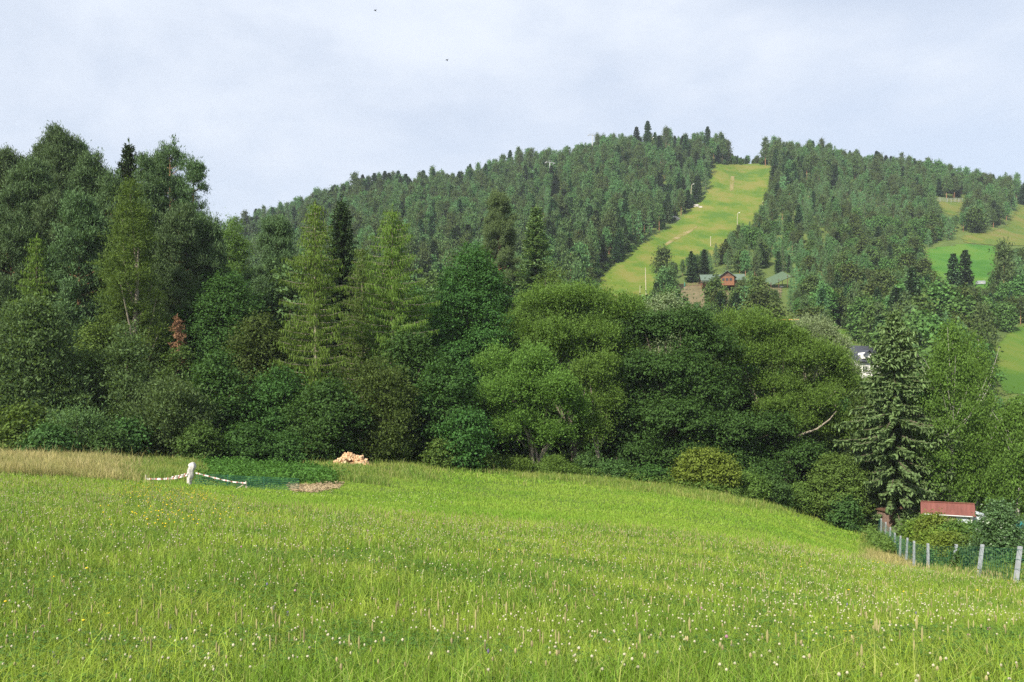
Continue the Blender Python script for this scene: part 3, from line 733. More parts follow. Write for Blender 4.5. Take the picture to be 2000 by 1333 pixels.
def sheet(name, poly, mat, lift, label, cat="field", y0=120.0, step=3.0, kind="structure"):
    """a cell grid over the ground inside a plan outline"""
    pts = [hit(px, py, y0) for px, py in dense(poly)]
    plan = np.array(pts)[:, :2]
    lo, hi = plan.min(0) - step, plan.max(0) + step
    xs = np.arange(lo[0], hi[0], step); ys = np.arange(lo[1], hi[1], step)
    X, Y = np.meshgrid(xs, ys); ins = inpoly(X, Y, plan)
    Zg = gz(X, Y) + lift
    cell = ins[:-1, :-1] & ins[1:, :-1] & ins[:-1, 1:] & ins[1:, 1:]
    a, b = np.nonzero(cell); w = X.shape[1]
    f = np.stack([a * w + b, a * w + b + 1, (a + 1) * w + b + 1, (a + 1) * w + b], 1)
    mb = MB(); mb.add(np.stack([X, Y, Zg], -1).reshape(-1, 3), f, 0, True)
    o = mb.build(name, mat)
    return tag(o, label, cat, kind=kind)
def dense(poly, n=6):
    out = []
    for (x0, y0), (x1, y1) in zip(poly, poly[1:] + poly[:1]):
        for t in range(n): out.append((x0 + (x1 - x0) * t / n, y0 + (y1 - y0) * t / n))
    return out
M["ski"] = field_mat("ski_run_grass", (0.066, 0.128, 0.016), (0.102, 0.150, 0.018), (0.155, 0.158, 0.036), .07)
M["fgreen"] = field_mat("hay_field_green", (0.042, 0.125, 0.016), (0.058, 0.150, 0.019), (0.085, 0.160, 0.023), .05)
M["fyellow"] = field_mat("dry_pasture", (0.078, 0.128, 0.022), (0.118, 0.142, 0.027), (0.150, 0.140, 0.044), .06)
M["flow"] = field_mat("valley_pasture", (0.055, 0.120, 0.016), (0.080, 0.145, 0.019), (0.115, 0.155, 0.026), .06)
M["trail"] = field_mat("worn_track", (0.150, 0.155, 0.035), (0.200, 0.175, 0.065), (0.25, 0.205, 0.11), .2)
M["soil"] = rough_mat("bare_soil", (0.095, 0.088, 0.038), (0.185, 0.145, 0.08), .6, .95, .2)
sheet("ski_run_field", SKI, M["ski"], .25, "grassy yellow-green ski run climbing the hill", "ski run", step=2.5)
sheet("hay_field", FIELD_G, M["fgreen"], .25, "bright green mown field among the trees on the right", "field")
sheet("dry_pasture_field", FIELD_Y, M["fyellow"], .2, "yellowish pasture above the bright green field", "field")
sheet("valley_field", FIELD_L, M["flow"], .10, "green pasture at the right edge beside the birches", "field", step=1.0)
sheet("hilltop_field", CLEAR_B, M["fyellow"], .2, "small pale clearing under the pines on the right of the hill", "field")
sheet("slope_field", YEL, M["fyellow"], .2, "small yellowish clearing in the middle of the right-hand forest", "field")
sheet("garden_field", [(1608, 640), (1655, 640), (1680, 665), (1690, 690), (1620, 680)], M["flow"], .2, "small lawn above the roof of the white house", "field")
TR = [(1426, 345), (1436, 345), (1434, 372), (1425, 378), (1424, 360)]
sheet("worn_path", TR, M["trail"], .33, "pale worn track high on the ski run", "path", step=.8)
TR2 = [(1296, 478), (1318, 462), (1350, 448), (1362, 440), (1364, 444), (1352, 455), (1322, 470), (1300, 484)]
sheet("worn_path", TR2, M["trail"], .33, "pale diagonal track across the middle of the ski run", "path", step=.8)
sheet("bare_soil_path", [(1140, 520), (1172, 514), (1184, 522), (1170, 534), (1146, 536)], M["soil"], .3, "bare sandy bank beside the ski run foot", "path", step=1.0)
sheet("bank_path", [(1320, 568), (1382, 563), (1430, 560), (1432, 600), (1400, 604), (1330, 606)], M["soil"], .2, "bare brown bank below the chalet terrace", "path", step=1.0)
sheet("bank_path", [(1488, 563), (1530, 560), (1528, 584), (1490, 588)], M["soil"], .2, "bare brown bank below the green-roofed pavilion", "path", step=1.0)
sheet("terrace_path", [(1316, 562), (1380, 555), (1445, 550), (1445, 560), (1380, 566), (1318, 572)], M["soil"], .22, "sandy terrace in front of the wooden chalet", "path", step=1.0)

# --- low detail trees of the hill (metres; origin at the foot)
def far_pine(seed, H=16.0, W=6.2):
    rng = np.random.default_rng(seed); mb = MB()
    mb.tube([[0, 0, -.5], [rng.normal() * .2, 0, H * .5], [0, 0, H * .95]], [.24, .17, .04], 5, 1, False)
    lob = auto_lobes(rng, H, H * rng.uniform(.24, .38), W, 16, "plume", .21)
    crown_leaves(rng, mb, lob, (.95, .34), 1.0, 13, .8, .6, style="tuft", inner=.12)
    return mb
def far_conic(seed, kind, H, Rm, q):
    rng = np.random.default_rng(seed)
    cr, tr = conifer(rng, H, Rm, kind, q, H * .07)
    mb = MB(); mb.add(np.concatenate(cr.v), np.concatenate(cr.f), 0)
    mb.add(np.concatenate(tr.v), np.concatenate(tr.f), 1); return mb
def far_leaf(seed, H=12.0, W=8.0):
    rng = np.random.default_rng(seed); mb = MB()
    mb.tube([[0, 0, -.5], [rng.normal() * .2, 0, H * .4], [0, 0, H * .7]], [.2, .14, .04], 5, 1, False)
    crown_leaves(rng, mb, auto_lobes(rng, H, H * .08, W, 14, rng.choice(["dome", "egg"]), .23), (.7, .5), 1.0, 16, .8, .55, style="broad", inner=.1)
    return mb
PROTO = {"pine": [far_pine(100 + i, 16 + (i % 3), 5.4 + .5 * (i % 4)).mesh("pine_tree", [M["hpine"], M["pinebark"]]) for i in range(6)],
         "spruce": [far_conic(200 + i, "spruce", 17, 3.3 + .25 * i, 2.3).mesh("spruce_tree", [M["hspruce"], M["bark"]]) for i in range(4)],
         "larch": [far_conic(300 + i, "larch", 15, 3.3 + .25 * i, 2.4).mesh("larch_tree", [M["hlarch"], M["bark"]]) for i in range(4)],
         "broadleaf": [far_leaf(400 + i, 11 + i % 3, 7.5 + .5 * (i % 3)).mesh("broadleaf_tree", [M["hleaf"], M["bark"]]) for i in range(5)]}
PH = {"pine": 17.0, "spruce": 17.0, "larch": 15.0, "broadleaf": 12.0}
rng = np.random.default_rng(99)
ROWS = []
Yc = 128.0
while Yc < 700:
    d = 6.4 if Yc > 230 else 6.6
    hw = Yc * .74
    xs = np.arange(-hw, hw, d); ROWS.append(np.stack([xs + rng.uniform(-.62, .62, len(xs)) * d, Yc + rng.uniform(-.62, .62, len(xs)) * d], 1)); Yc += d
cand = np.concatenate(ROWS); cz = gz(cand[:, 0], cand[:, 1])
gpx, gpy = proj(np.stack([cand[:, 0], cand[:, 1], cz], 1))
ok = (gpx > -60) & (gpx < 2080)
def near_poly(poly, pad=0):
    plan = np.array([hit(px, py, 120.0) for px, py in dense(poly)])[:, :2]
    return inpoly(cand[:, 0], cand[:, 1], plan)
for poly in (SKI, FIELD_G, FIELD_Y, FIELD_L, CLEAR_B, YEL, CLEAR_H, CLEAR_C): ok &= ~near_poly(poly)
# what the photograph shows between the trees: no crown may stand in front of these (rows and columns of the photograph)
KEEP = [[], [(1800, 488), (1880, 476), (1955, 482), (1952, 520), (1940, 548), (1900, 552), (1850, 545), (1812, 530)], FIELD_Y, [(1922, 660), (2060, 630), (2060, 775), (1935, 765)], [(1822, 384), (1884, 386), (1882, 408), (1872, 420), (1845, 418)],
        [(1405, 534), (1442, 534), (1442, 562), (1405, 562)], [(1318, 553), (1382, 550), (1380, 585), (1322, 592)], [(1490, 545), (1536, 530), (1536, 563), (1490, 563)], [(1636, 668), (1704, 668), (1704, 722), (1650, 722)],
        [(1612, 643), (1648, 643), (1660, 690), (1625, 665)], [(1518, 612), (1554, 612), (1554, 634), (1518, 634)], [(1548, 626), (1570, 626), (1570, 645), (1548, 645)], [(1905, 545), (1926, 545), (1926, 556), (1905, 556)]]
KEEP[0] = [(1392, 321), (1379, 375), (1345, 408), (1292, 449), (1232, 487), (1200, 515), (1172, 545), (1172, 590), (1262, 590), (1262, 560), (1285, 520), (1330, 500), (1382, 484), (1440, 440), (1482, 410), (1504, 360), (1503, 320)]
TREES = []
n1 = np.sin(cand[:, 0] * .021 + 1.3) * np.cos(cand[:, 1] * .017) + .5 * np.sin(cand[:, 0] * .05 + cand[:, 1] * .043)
for i in np.nonzero(ok)[0]:
    x, y, z, px, py = cand[i, 0], cand[i, 1], cz[i], gpx[i], gpy[i]
    u = rng.random(); right = px > 1360 and not (y > 560 and px < 1440); ridge = y > 560
    if y < 270:
        k = ("broadleaf" if u < .5 else "larch" if u < .7 else "spruce" if u < .88 else "pine"); h = rng.uniform(9, 17)
        if px > 1600: h *= 1.15
        if y < 190 and 1600 < px < 1740: continue
    elif right and y < 430 and 1380 < px < 1620:
        k = "larch" if u < .55 else "pine" if u < .8 else "spruce" if u < .9 else "broadleaf"; h = rng.uniform(7, 12)
    elif right and y < 470 and 1640 < px:
        k = "broadleaf" if u < .42 else "pine" if u < .66 else "spruce" if u < .8 else "larch"; h = rng.uniform(8, 15)
    elif right and 430 <= y < 540 and 1560 < px < 1780 and n1[i] > -.2:
        k = "larch" if u < .75 else "pine"; h = rng.uniform(10, 15)
    else:
        k = "pine" if u < (.70 if n1[i] < .5 else .35) else "spruce" if u < .82 else "larch" if u < .95 else "broadleaf"
        h = rng.uniform(11, 18.5) if k != "broadleaf" else rng.uniform(6, 11)
        if not right and y < 420: h *= 1.12
        if ridge: h *= rng.uniform(.72, 1.22)
    if 1425 < px < 1490 and py < 330: k, h = ("broadleaf" if u < .6 else "spruce"), rng.uniform(3, 8)
    if y > 600 and rng.random() < .25: h *= .7
    hp = h / y * FPX
    f = np.linspace(.08, 1, 14); blk = np.zeros(14, bool)
    for kp in KEEP: blk |= inpoly(np.full(14, px), py - f * hp, kp)
    if blk.any():
        h *= max(0, f[blk].min() - .08) * rng.uniform(.85, 1.0)
        if h < 2.2: continue
        if h < 6: k = "broadleaf"
    TREES.append([k, x, y, z, h, px, py])
# trees and bushes the photograph singles out on the hill: (kind, column, row of the foot, row of the top)
NAMED = [("spruce", 1265, 300, 236, "tallest pointed spruce on the skyline, left of the ski run top"), ("spruce", 1243, 303, 247, "second tallest spruce on the skyline, just left of the tallest"),
         ("spruce", 1382, 305, 247, "dark spruce on the skyline at the upper left corner of the ski run"), ("pine", 1408, 308, 258, "pine at the end of the left-hand skyline above the ski run"),
         ("pine", 1301, 300, 249, "pine on the skyline just right of the tallest spruce"), ("pine", 1495, 325, 268, "pine at the upper right corner of the ski run, with sky under its crown"),
         ("pine", 1295, 572, 484, "broad dark pine at the foot of the ski run beside a tall pole"), ("spruce", 1350, 552, 490, "small dark spruce behind the brown terrace fence"), ("spruce", 1375, 548, 486, "dark spruce rising just left of the chalet roof"),
         ("spruce", 1520, 545, 490, "blue-green spruce behind the green-roofed pavilion"), ("spruce", 1885, 600, 487, "taller of the twin spruces in front of the bright green field"), ("spruce", 1862, 600, 494, "shorter of the twin spruces in front of the bright green field"),
         ("larch", 1400, 622, 532, "slim tree standing in front of the chalet, left of its red-brown gable"), ("broadleaf", 1905, 455, 402, "round dark tree between the hilltop clearing and the yellow pasture"),
         ("broadleaf", 1775, 440, 398, "dark bushy tree in the middle of the right-hand slope"), ("spruce", 1780, 660, 520, "dark slender spruce behind the top of the big layered spruce"),
         ("pine", 1960, 600, 470, "grey pine with a pale trunk to the right of the bright green field"), ("larch", 1990, 600, 500, "tree at the right edge beside the bright green field")]
rs = np.random.default_rng(31)
SCRUB = [(1386, 330), (1380, 362), (1368, 390), (1350, 405), (1330, 420), (1308, 436), (1280, 456), (1250, 476), (1222, 498), (1200, 515), (1182, 528), (1168, 545)]
for k in range(46):
    t = rs.uniform(0, len(SCRUB) - 1.01); a = SCRUB[int(t)]; b = SCRUB[int(t) + 1]; f = t - int(t)
    p = hit(a[0] + (b[0] - a[0]) * f + rs.uniform(-14, 4), a[1] + (b[1] - a[1]) * f + rs.uniform(-3, 5), 200)
    o = bpy.data.objects.new("shrub", PROTO["broadleaf"][k % 5]); COL.objects.link(o); q = rs.uniform(.12, .34)
    o.location = p; o.scale = (q * 1.3, q * 1.3, q); o.rotation_euler = (0, 0, k); tag(o, "low green shrub on the left edge of the ski run, under the forest", "shrub", "low shrubs along the left edge of the ski run")
for k in range(26):
    p = hit(1395 + rs.uniform(0, 105), 321 + rs.uniform(-3, 2), 560)
    o = bpy.data.objects.new("shrub", PROTO["broadleaf"][k % 5]); COL.objects.link(o); q = rs.uniform(.12, .4)
    o.location = p; o.scale = (q * 1.2, q * 1.2, q); o.rotation_euler = (0, 0, k); tag(o, "low shrub on the skyline at the top end of the ski run", "shrub", "low shrubs at the top of the ski run")
GN = "trees that stand out on the hill"
for k, px, py, top, lab in NAMED:
    p = hit(px, py, 130); h = (py - top) / FPX * p[1]
    o = bpy.data.objects.new(k + "_tree", PROTO[k][int(px) % len(PROTO[k])]); COL.objects.link(o)
    s = h / PH[k]; wd = 1.25 if "broad dark" in lab or "round" in lab else .95
    o.location = p; o.scale = (s * wd, s * wd, s); o.rotation_euler = (0, 0, px)
    tag(o, lab, "tree" if k == "broadleaf" else k, GN)

def region_words(px, y):
    if px < 1400 and y > 560: return "on the skyline ridge left of the ski run"
    if px < 1400 and y > 400: return "in the dense forest on the hill left of the ski run"
    if px < 1400: return "on the lower hill behind the meadow wood"
    if y > 560: return "on the skyline ridge right of the ski run"
    if y > 400: return "on the hillside right of the ski run"
    if y > 260: return "around the chalet below the ski run"
    return "in the valley behind the right-hand willows"
KW = {"pine": "dark rounded pine", "spruce": "dark pointed spruce", "larch": "soft blue-green larch", "broadleaf": "leafy green tree"}
NAMES = {"pine": "pine_tree", "spruce": "spruce_tree", "larch": "larch_tree", "broadleaf": "broadleaf_tree"}
FRONT = np.array([(-60, 300), (0, 300), (400, 330), (412, 440), (450, 440), (480, 470), (560, 440), (600, 400), (640, 450), (668, 390), (700, 470), (740, 430), (766, 405), (800, 480), (830, 540), (870, 510), (925, 490), (1000, 520), (1040, 560), (1130, 555), (1250, 600), (1300, 575), (1340, 620),
                  (1450, 610), (1550, 615), (1620, 650), (1660, 735), (1710, 700), (1745, 605), (1790, 680), (1830, 640), (1900, 640), (1945, 700), (2000, 770), (2080, 770)])
def shows(t):
    """rows of the photograph a hill tree shows above the near wood, times its width"""
    sky = np.interp(t[5], FRONT[:, 0], FRONT[:, 1]); top = t[6] - t[4] / t[2] * FPX
    return max(0.0, min(t[6], sky) - top) * t[4] / t[2] if -5 < t[5] < 2005 else 0.0
rest = []
quota = {"pine": 270, "spruce": 270, "larch": 270, "broadleaf": 200}
for k in PROTO:
    mine = [t for t in TREES if t[0] == k]
    mine.sort(key=lambda t: -shows(t))
    for j, (kk, x, y, z, h, px, py) in enumerate(mine):
        v = j % len(PROTO[k]); s = h / PH[k]; w = s * (0.82 + .36 * ((j * .618) % 1)); rz = (j * 2.4) % 6.283
        if j < quota[k] and shows((kk, x, y, z, h, px, py)) > 0:
            o = bpy.data.objects.new(NAMES[k], PROTO[k][v]); COL.objects.link(o)
            o.location = (x, y, z - .2); o.scale = (w, w, s); o.rotation_euler = (0, 0, rz)
            reg = region_words(px, y)
            tag(o, KW[k] + " " + reg, "tree" if k == "broadleaf" else k, k + " trees " + reg)
        else: rest.append((k, v, x, y, z - .2, w, s, rz))
print("hill trees", len(TREES), {k: sum(t[0] == k for t in TREES) for k in PROTO}, "rest", len(rest))

def scatter(name, protos, pts, idx, rot, scl, label, cat):
    """points that carry copies of the meshes in protos through geometry nodes"""
    c = bpy.data.collections.new(name + "_kinds")
    for i, me in enumerate(protos):
        c.objects.link(bpy.data.objects.new("%s_kind_%02d" % (name, i), me))
    me = bpy.data.meshes.new(name); me.vertices.add(len(pts)); me.vertices.foreach_set("co", np.asarray(pts, np.float32).ravel())
    for nm, ty, ar, fld in (("kind_index", 'INT', np.asarray(idx, np.int32), "value"), ("turn", 'FLOAT_VECTOR', np.asarray(rot, np.float32), "vector"), ("size", 'FLOAT_VECTOR', np.asarray(scl, np.float32), "vector")):
        a = me.attributes.new(nm, ty, 'POINT'); a.data.foreach_set(fld, ar.ravel())
    o = bpy.data.objects.new(name, me); COL.objects.link(o)
    ng = bpy.data.node_groups.new(name, 'GeometryNodeTree')
    ng.interface.new_socket("Geometry", in_out='INPUT', socket_type='NodeSocketGeometry'); ng.interface.new_socket("Geometry", in_out='OUTPUT', socket_type='NodeSocketGeometry')
    n, l = ng.nodes, ng.links
    gi, go = n.new("NodeGroupInput"), n.new("NodeGroupOutput"); ip = n.new("GeometryNodeInstanceOnPoints"); ci = n.new("GeometryNodeCollectionInfo")
    ci.inputs["Collection"].default_value = c; ci.inputs["Separate Children"].default_value = True; ci.inputs["Reset Children"].default_value = True
    ip.inputs["Pick Instance"].default_value = True
    def att(nm, ty):
        q = n.new("GeometryNodeInputNamedAttribute"); q.data_type = ty; q.inputs["Name"].default_value = nm; return q.outputs["Attribute"]
    l.new(gi.outputs[0], ip.inputs["Points"]); l.new(ci.outputs[0], ip.inputs["Instance"]); l.new(att("kind_index", 'INT'), ip.inputs["Instance Index"])
    l.new(att("turn", 'FLOAT_VECTOR'), ip.inputs["Rotation"]); l.new(att("size", 'FLOAT_VECTOR'), ip.inputs["Scale"]); l.new(ip.outputs[0], go.inputs[0])
    md = o.modifiers.new("scatter", 'NODES'); md.node_group = ng
    return tag(o, label, cat, kind="stuff")
for k, nm, lab in (("pine", "pine_forest", "dense dark pine forest covering the hill on both sides of the ski run"), ("spruce", "spruce_forest", "scattered spruces within the hill forest"),
                   ("larch", "larch_forest", "soft green larches within the hill forest"), ("broadleaf", "broadleaf_forest", "leafy trees and undergrowth along the forest edges")):
    rr = [r for r in rest if r[0] == k]
    if rr: scatter(nm, PROTO[k], [r[2:5] for r in rr], [r[1] for r in rr], [(0, 0, r[7]) for r in rr], [(r[5], r[5], r[6]) for r in rr], lab, "forest")

# ------------------------------------------------------------------ buildings and small structures
def flat_mat(name, col, rough=.6, spec=.3, metal=0., var=.12, scale=2.0, bump=.1, stretch=(1, 1, 1)):
    return rough_mat(name, tuple(c * (1 - var) for c in col), tuple(min(1, c * (1 + var)) for c in col), scale, rough, bump, stretch, spec, metal)
M["white"] = flat_mat("white_render", (.80, .79, .75), .8)
M["roofdark"] = flat_mat("anthracite_roof", (.045, .048, .06), .45, .5, var=.25, scale=1.5, stretch=(.3, 4, 4))
M["glass"] = flat_mat("window_glass", (.03, .04, .05), .08, .6, bump=0)
M["log"] = flat_mat("orange_logs", (.20, .088, .042), .6, var=.3, stretch=(.3, .3, 5))
M["darkwood"] = flat_mat("dark_wood", (.11, .06, .04), .7, var=.3, stretch=(.4, .4, 4))
M["greenroof"] = flat_mat("grey_green_roof", (.10, .14, .105), .6, var=.2, stretch=(3, .3, .3))
M["greenroof2"] = flat_mat("pale_green_roof", (.070, .110, .060), .6, var=.2)
M["concrete"] = flat_mat("grey_concrete", (.30, .32, .34), .85, var=.15, scale=6)
M["steel"] = flat_mat("grey_steel", (.42, .43, .42), .5, metal=.3)
M["palewood"] = flat_mat("pale_pole_wood", (.45, .40, .30), .8, var=.2, stretch=(1, 1, .2))
M["fencewood"] = flat_mat("brown_fence_wood", (.22, .13, .09), .8, var=.3)
M["rock"] = rough_mat("pale_rock", (.30, .28, .25), (.52, .49, .44), 1.2, .9, .6)
M["redroof"] = flat_mat("red_sheet_roof", (.175, .066, .052), .55, var=.18, scale=1.2, stretch=(4, .4, .4))
M["shedwood"] = flat_mat("weathered_boards", (.34, .27, .20), .85, var=.25, stretch=(6, 6, .4))
M["paleboard"] = flat_mat("pale_blue_grey_board", (.52, .58, .60), .7)
M["brick"] = rough_mat("pinkish_brick", (.15, .095, .075), (.24, .16, .125), 5, .9, .4)
M["plastic"] = flat_mat("white_plastic_bag", (.46, .44, .42), .5, .4, var=.25, scale=8, bump=.6)
M["netgreen"] = flat_mat("green_wire", (.03, .14, .10), .6)
M["teal"] = flat_mat("teal_plastic", (.02, .18, .19), .4)
M["orange"] = flat_mat("orange_sheet", (.55, .30, .10), .7)
M["cutwood"] = rough_mat("split_wood", (.44, .30, .17), (.64, .49, .32), 3, .85, .3, stretch=(1, 1, 1))
M["lampglass"] = flat_mat("lamp_casing", (.75, .75, .72), .3)

def gable(mb, w, d, h0, rise, mi, over=.4, th=.16):
    """two roof slabs, ridge along x"""
    n = d / 2 + over; a = math.atan2(rise, d / 2); L = n / cos(a)
    for s in (-1, 1):
        Mx = np.array([[1, 0, 0], [0, cos(s * a), -sin(s * a)], [0, sin(s * a), cos(s * a)]])
        cy, cz_ = -s * -1 * 0, 0
        c = np.array([0, s * -1 * n / 2, h0 + rise - sin(a) * L / 2 + th * .55])
        mb.box(c, (w + 2 * over, L, th), mi, M=Mx)
    return mb
def gable_wall(mb, w, d, h0, rise, mi):
    """box with gabled ends"""
    x, y = w / 2, d / 2
    v = [[-x, -y, 0], [x, -y, 0], [x, y, 0], [-x, y, 0], [-x, -y, h0], [x, -y, h0], [x, y, h0], [-x, y, h0], [-x, 0, h0 + rise], [x, 0, h0 + rise]]
    return mb.add(v, [[0, 1, 5, 4], [2, 3, 7, 6], [1, 2, 6, 5], [3, 0, 4, 7], [5, 6, 9, 9], [7, 4, 8, 8], [4, 5, 9, 8], [6, 7, 8, 9], [0, 3, 2, 1]], mi)
def window(par, c, w, h, frame="white", ry=0.0):
    f = MB(); t = .08
    f.box((0, 0, h / 2), (w + t, .1, t)); f.box((0, 0, -h / 2), (w + t, .1, t)); f.box((-w / 2, 0, 0), (t, .1, h - t)); f.box((w / 2, 0, 0), (t, .1, h - t)); f.box((0, 0, 0), (t * .6, .08, h - t))
    fo = f.build("window", M[frame], par, c); fo.rotation_euler.z = ry
    MB().box((0, .02, 0), (w, .03, h)).build("pane", M["glass"], fo)
    return fo

# white house with the anthracite roof in the valley
hx, hy = (1692 - 1000) / FPX * 186, 186.0
hz = ZC + (HZ - 742) / FPX * hy
house = empty("house", (hx, hy, hz), R(18), "white house with a dark anthracite roof between the silvery willow and big spruce", "house")
gable_wall(MB(), 13, 9, 4.2, 3.6, 0).build("wall", M["white"], house)
roof = gable(MB(), 13, 9, 4.2, 3.6, 0, .6).build("roof", M["roofdark"], house)
MB().box((3.5, .6, 7.4), (.7, .7, 1.5)).build("chimney", M["white"], roof)
dm = empty("dormer", (-3.8, -3.6, 4.6)); dm.parent = house
gable_wall(MB(), 2.0, 2.6, 1.0, .9, 0).build("wall", M["white"], dm).rotation_euler.z = R(90)
gable(MB(), 2.6, 2.0, 1.0, .9, 0, .3, .12).build("roof", M["roofdark"], dm).rotation_euler.z = R(90)
for wx in (-4.5, -1.5, 1.5, 4.5): window(house, (wx, -4.53, 2.2), 1.3, 1.4)
for wy in (-1.8, 1.8): window(house, (-6.53, wy, 2.2), 1.2, 1.4, ry=R(90))
bush(1662, 150, 716, 60, "lightleaf", "bushy tree hiding the lower left wall of the white house", n=12, clump=.8, leaf=(.4, .26), name="broadleaf_tree", cat="tree", group=GW)
bush(1700, 150, 722, 50, "elm", "bushy tree hiding the lower right wall of the white house", n=12, clump=.8, leaf=(.4, .26), name="broadleaf_tree", cat="tree", group=GW)
# second far roofs that show in the valley
p = hit(1535, 640, 150, 320); p = P(1535, 626, 215)
shelter = empty("shelter", (p[0], 215, g1(p[0], 215)), R(-8), "low shelter with an orange-brown sheet roof behind the large olive willow", "shelter")
hh = p[2] - g1(p[0], 215)
MB().box((0, 0, hh), (6.2, 3.0, .25)).build("roof", M["orange"], shelter)
for sx in (-2.8, 2.8):
    for sy in (-1.3, 1.3): MB().box((sx, sy, hh / 2 - .2), (.18, .18, hh + .2)).build("post", M["darkwood"], shelter)
MB().box((0, 1.3, hh * .5), (5.4, .08, hh * .9)).build("wall", M["darkwood"], shelter)
p = P(1561, 636, 200); zz = g1(p[0], 200)
van = empty("van", (p[0], 200, zz), R(20), "white van roof glimpsed above the silvery willow", "van")
hv = max(2.2, p[2] - zz + .4)
MB().box((0, 0, hv - 1.0), (4.6, 1.9, 1.9)).box((-.3, 0, hv + .02), (3.9, 1.7, .16)).build("body", M["white"], van)
for sx in (-1.5, 1.5):
    for sy in (-.9, .9):
        w = MB(); w.tube([[sx, sy - .1, hv - 1.95], [sx, sy + .1, hv - 1.95]], .34, 12); w.build("wheel", M["roofdark"], van)
MB().box((-2.31, 0, hv - .55), (.04, 1.5, .6)).build("windscreen", M["glass"], van)
p = hit(1915, 556, 200)
farhouse = empty("house", p, R(-10), "small white building half hidden under the bright green field", "house")
gable_wall(MB(), 3.0, 3, 1.0, .5, 0).build("wall", M["concrete"], farhouse)
gable(MB(), 3.0, 3, 1.0, .5, 0, .15, .1).build("roof", M["concrete"], farhouse)
window(farhouse, (0, -1.53, .75), .5, .5)

# wooden chalet, terrace fence, pavilion at the foot of the ski run
CH = hit(1410, 563, 200)
D = CH[1]; u = D / FPX
chalet = empty("chalet", CH, R(-6), "red-brown log chalet with grey-green roof and dark gable below the ski run", "chalet")
gable_wall(MB(), 78 * u, 7, 14 * u, 12 * u, 0).build("wall", M["log"], chalet)
gable(MB(), 78 * u, 7, 14 * u, 12 * u, 0, .8).build("roof", M["greenroof"], chalet)
g = empty("gable_wing", (4 * u, -4.6, 0)); g.parent = chalet
gw = gable_wall(MB(), 5, 27 * u, 17 * u, 10 * u, 0).build("wall", M["log"], g); gw.rotation_euler.z = R(90)
gr = gable(MB(), 5, 27 * u, 17 * u, 10 * u, 0, .9).build("roof", M["greenroof"], g); gr.rotation_euler.z = R(90)
MB().add([[-11 * u, -2.56, 17.6 * u], [11 * u, -2.56, 17.6 * u], [0, -2.56, 26 * u], [0, -2.56, 26 * u]], [[0, 1, 2, 3]]).build("gable_board", M["darkwood"], g)
for wx in (-7 * u, 0, 7 * u): window(chalet, (4 * u + wx, -7.16, 11 * u), 4.2 * u, 4.5 * u, "darkwood")
MB().box((-34 * u, -5.0, 8 * u), (20 * u, 2.6, .2)).build("porch_roof", M["greenroof"], chalet)
for wx in (-42, -35, -27): MB().box((wx * u, -6.1, 4 * u), (.2, .2, 8 * u)).build("porch_post", M["darkwood"], chalet)
def rail_fence(name, pts, h, label, mat, rails, cat="fence", gap=2.0, pw=.14, y0=150):
    P3 = [hit(a, b, y0) for a, b in pts]; o = empty(name, P3[0], 0, label, cat); O = P3[0]; n = 0
    for a, b in zip(P3[:-1], P3[1:]):
        k = max(1, int(np.linalg.norm(b[:2] - a[:2]) / gap)); last = b is P3[-1]
        for i in range(k + (1 if last else 0)):
            q = a + (b - a) * i / k; q[2] = g1(q[0], q[1])
            MB().box(q - O + np.array([0, 0, h / 2]), (pw, pw, h)).build("post", mat, o)
        for r in rails:
            MB().tube([a - O + np.array([0, 0, r * h]), b - O + np.array([0, 0, r * h])], pw * .42, 4).build("rail", mat, o)
    return o
rail_fence("wooden_fence", [(1319, 563), (1345, 561), (1378, 559)], 1.5, "brown wooden fence along the terrace left of the chalet", M["fencewood"], (.95, .75, .55, .35, .15), gap=1.6)
PV = hit(1516, 562, 180); u = PV[1] / FPX
pav = empty("pavilion", PV, R(8), "open pavilion with a pale green sloping roof right of the chalet", "pavilion")
Mx = np.array([[cos(R(-22)), 0, -sin(R(-22)) * -1], [0, 1, 0], [sin(R(-22)) * -1, 0, cos(R(-22))]])
MR = np.array([[cos(.42), 0, -sin(.42)], [0, 1, 0], [sin(.42), 0, cos(.42)]]) @ np.array([[1, 0, 0], [0, cos(.55), -sin(.55)], [0, sin(.55), cos(.55)]])
MB().box((0, 0, 0), (44 * u, 6, .2), 0, M=MR).build("roof", M["greenroof2"], pav, (2 * u, 0, 18 * u))
MB().box((0, 3.05, .05), (44 * u, .3, .35), 0, M=MR).build("ridge_board", M["palewood"], pav, (2 * u, 0, 18 * u))
for wx, hh in ((-16, 9), (0, 16), (18, 24)):
    for sy in (-2.2, 2.2): MB().box((wx * u, sy, hh * u / 2 - .2), (.18, .18, hh * u)).build("post", M["darkwood"], pav)
MB().box((12 * u, 1.5, 2.0 * u), (10 * u, 1.2, 4 * u)).build("counter", M["white"], pav)
PT = P(1372, 541, D); 
par = empty("parasol", (P(1334, 557, D)[0], D - 3, g1(P(1334, 557, D)[0], D - 3)), 0, "closed green parasol on the terrace left of the chalet", "parasol")
MB().tube([[0, 0, 0], [0, 0, 3.6]], .05, 6).build("pole", M["palewood"], par)
MB().tube([[0, 0, 1.6], [0, 0, 2.1], [0, 0, 3.2], [0, 0, 3.6]], [.22, .34, .2, .03], 9).build("canopy", M["netgreen"], par)

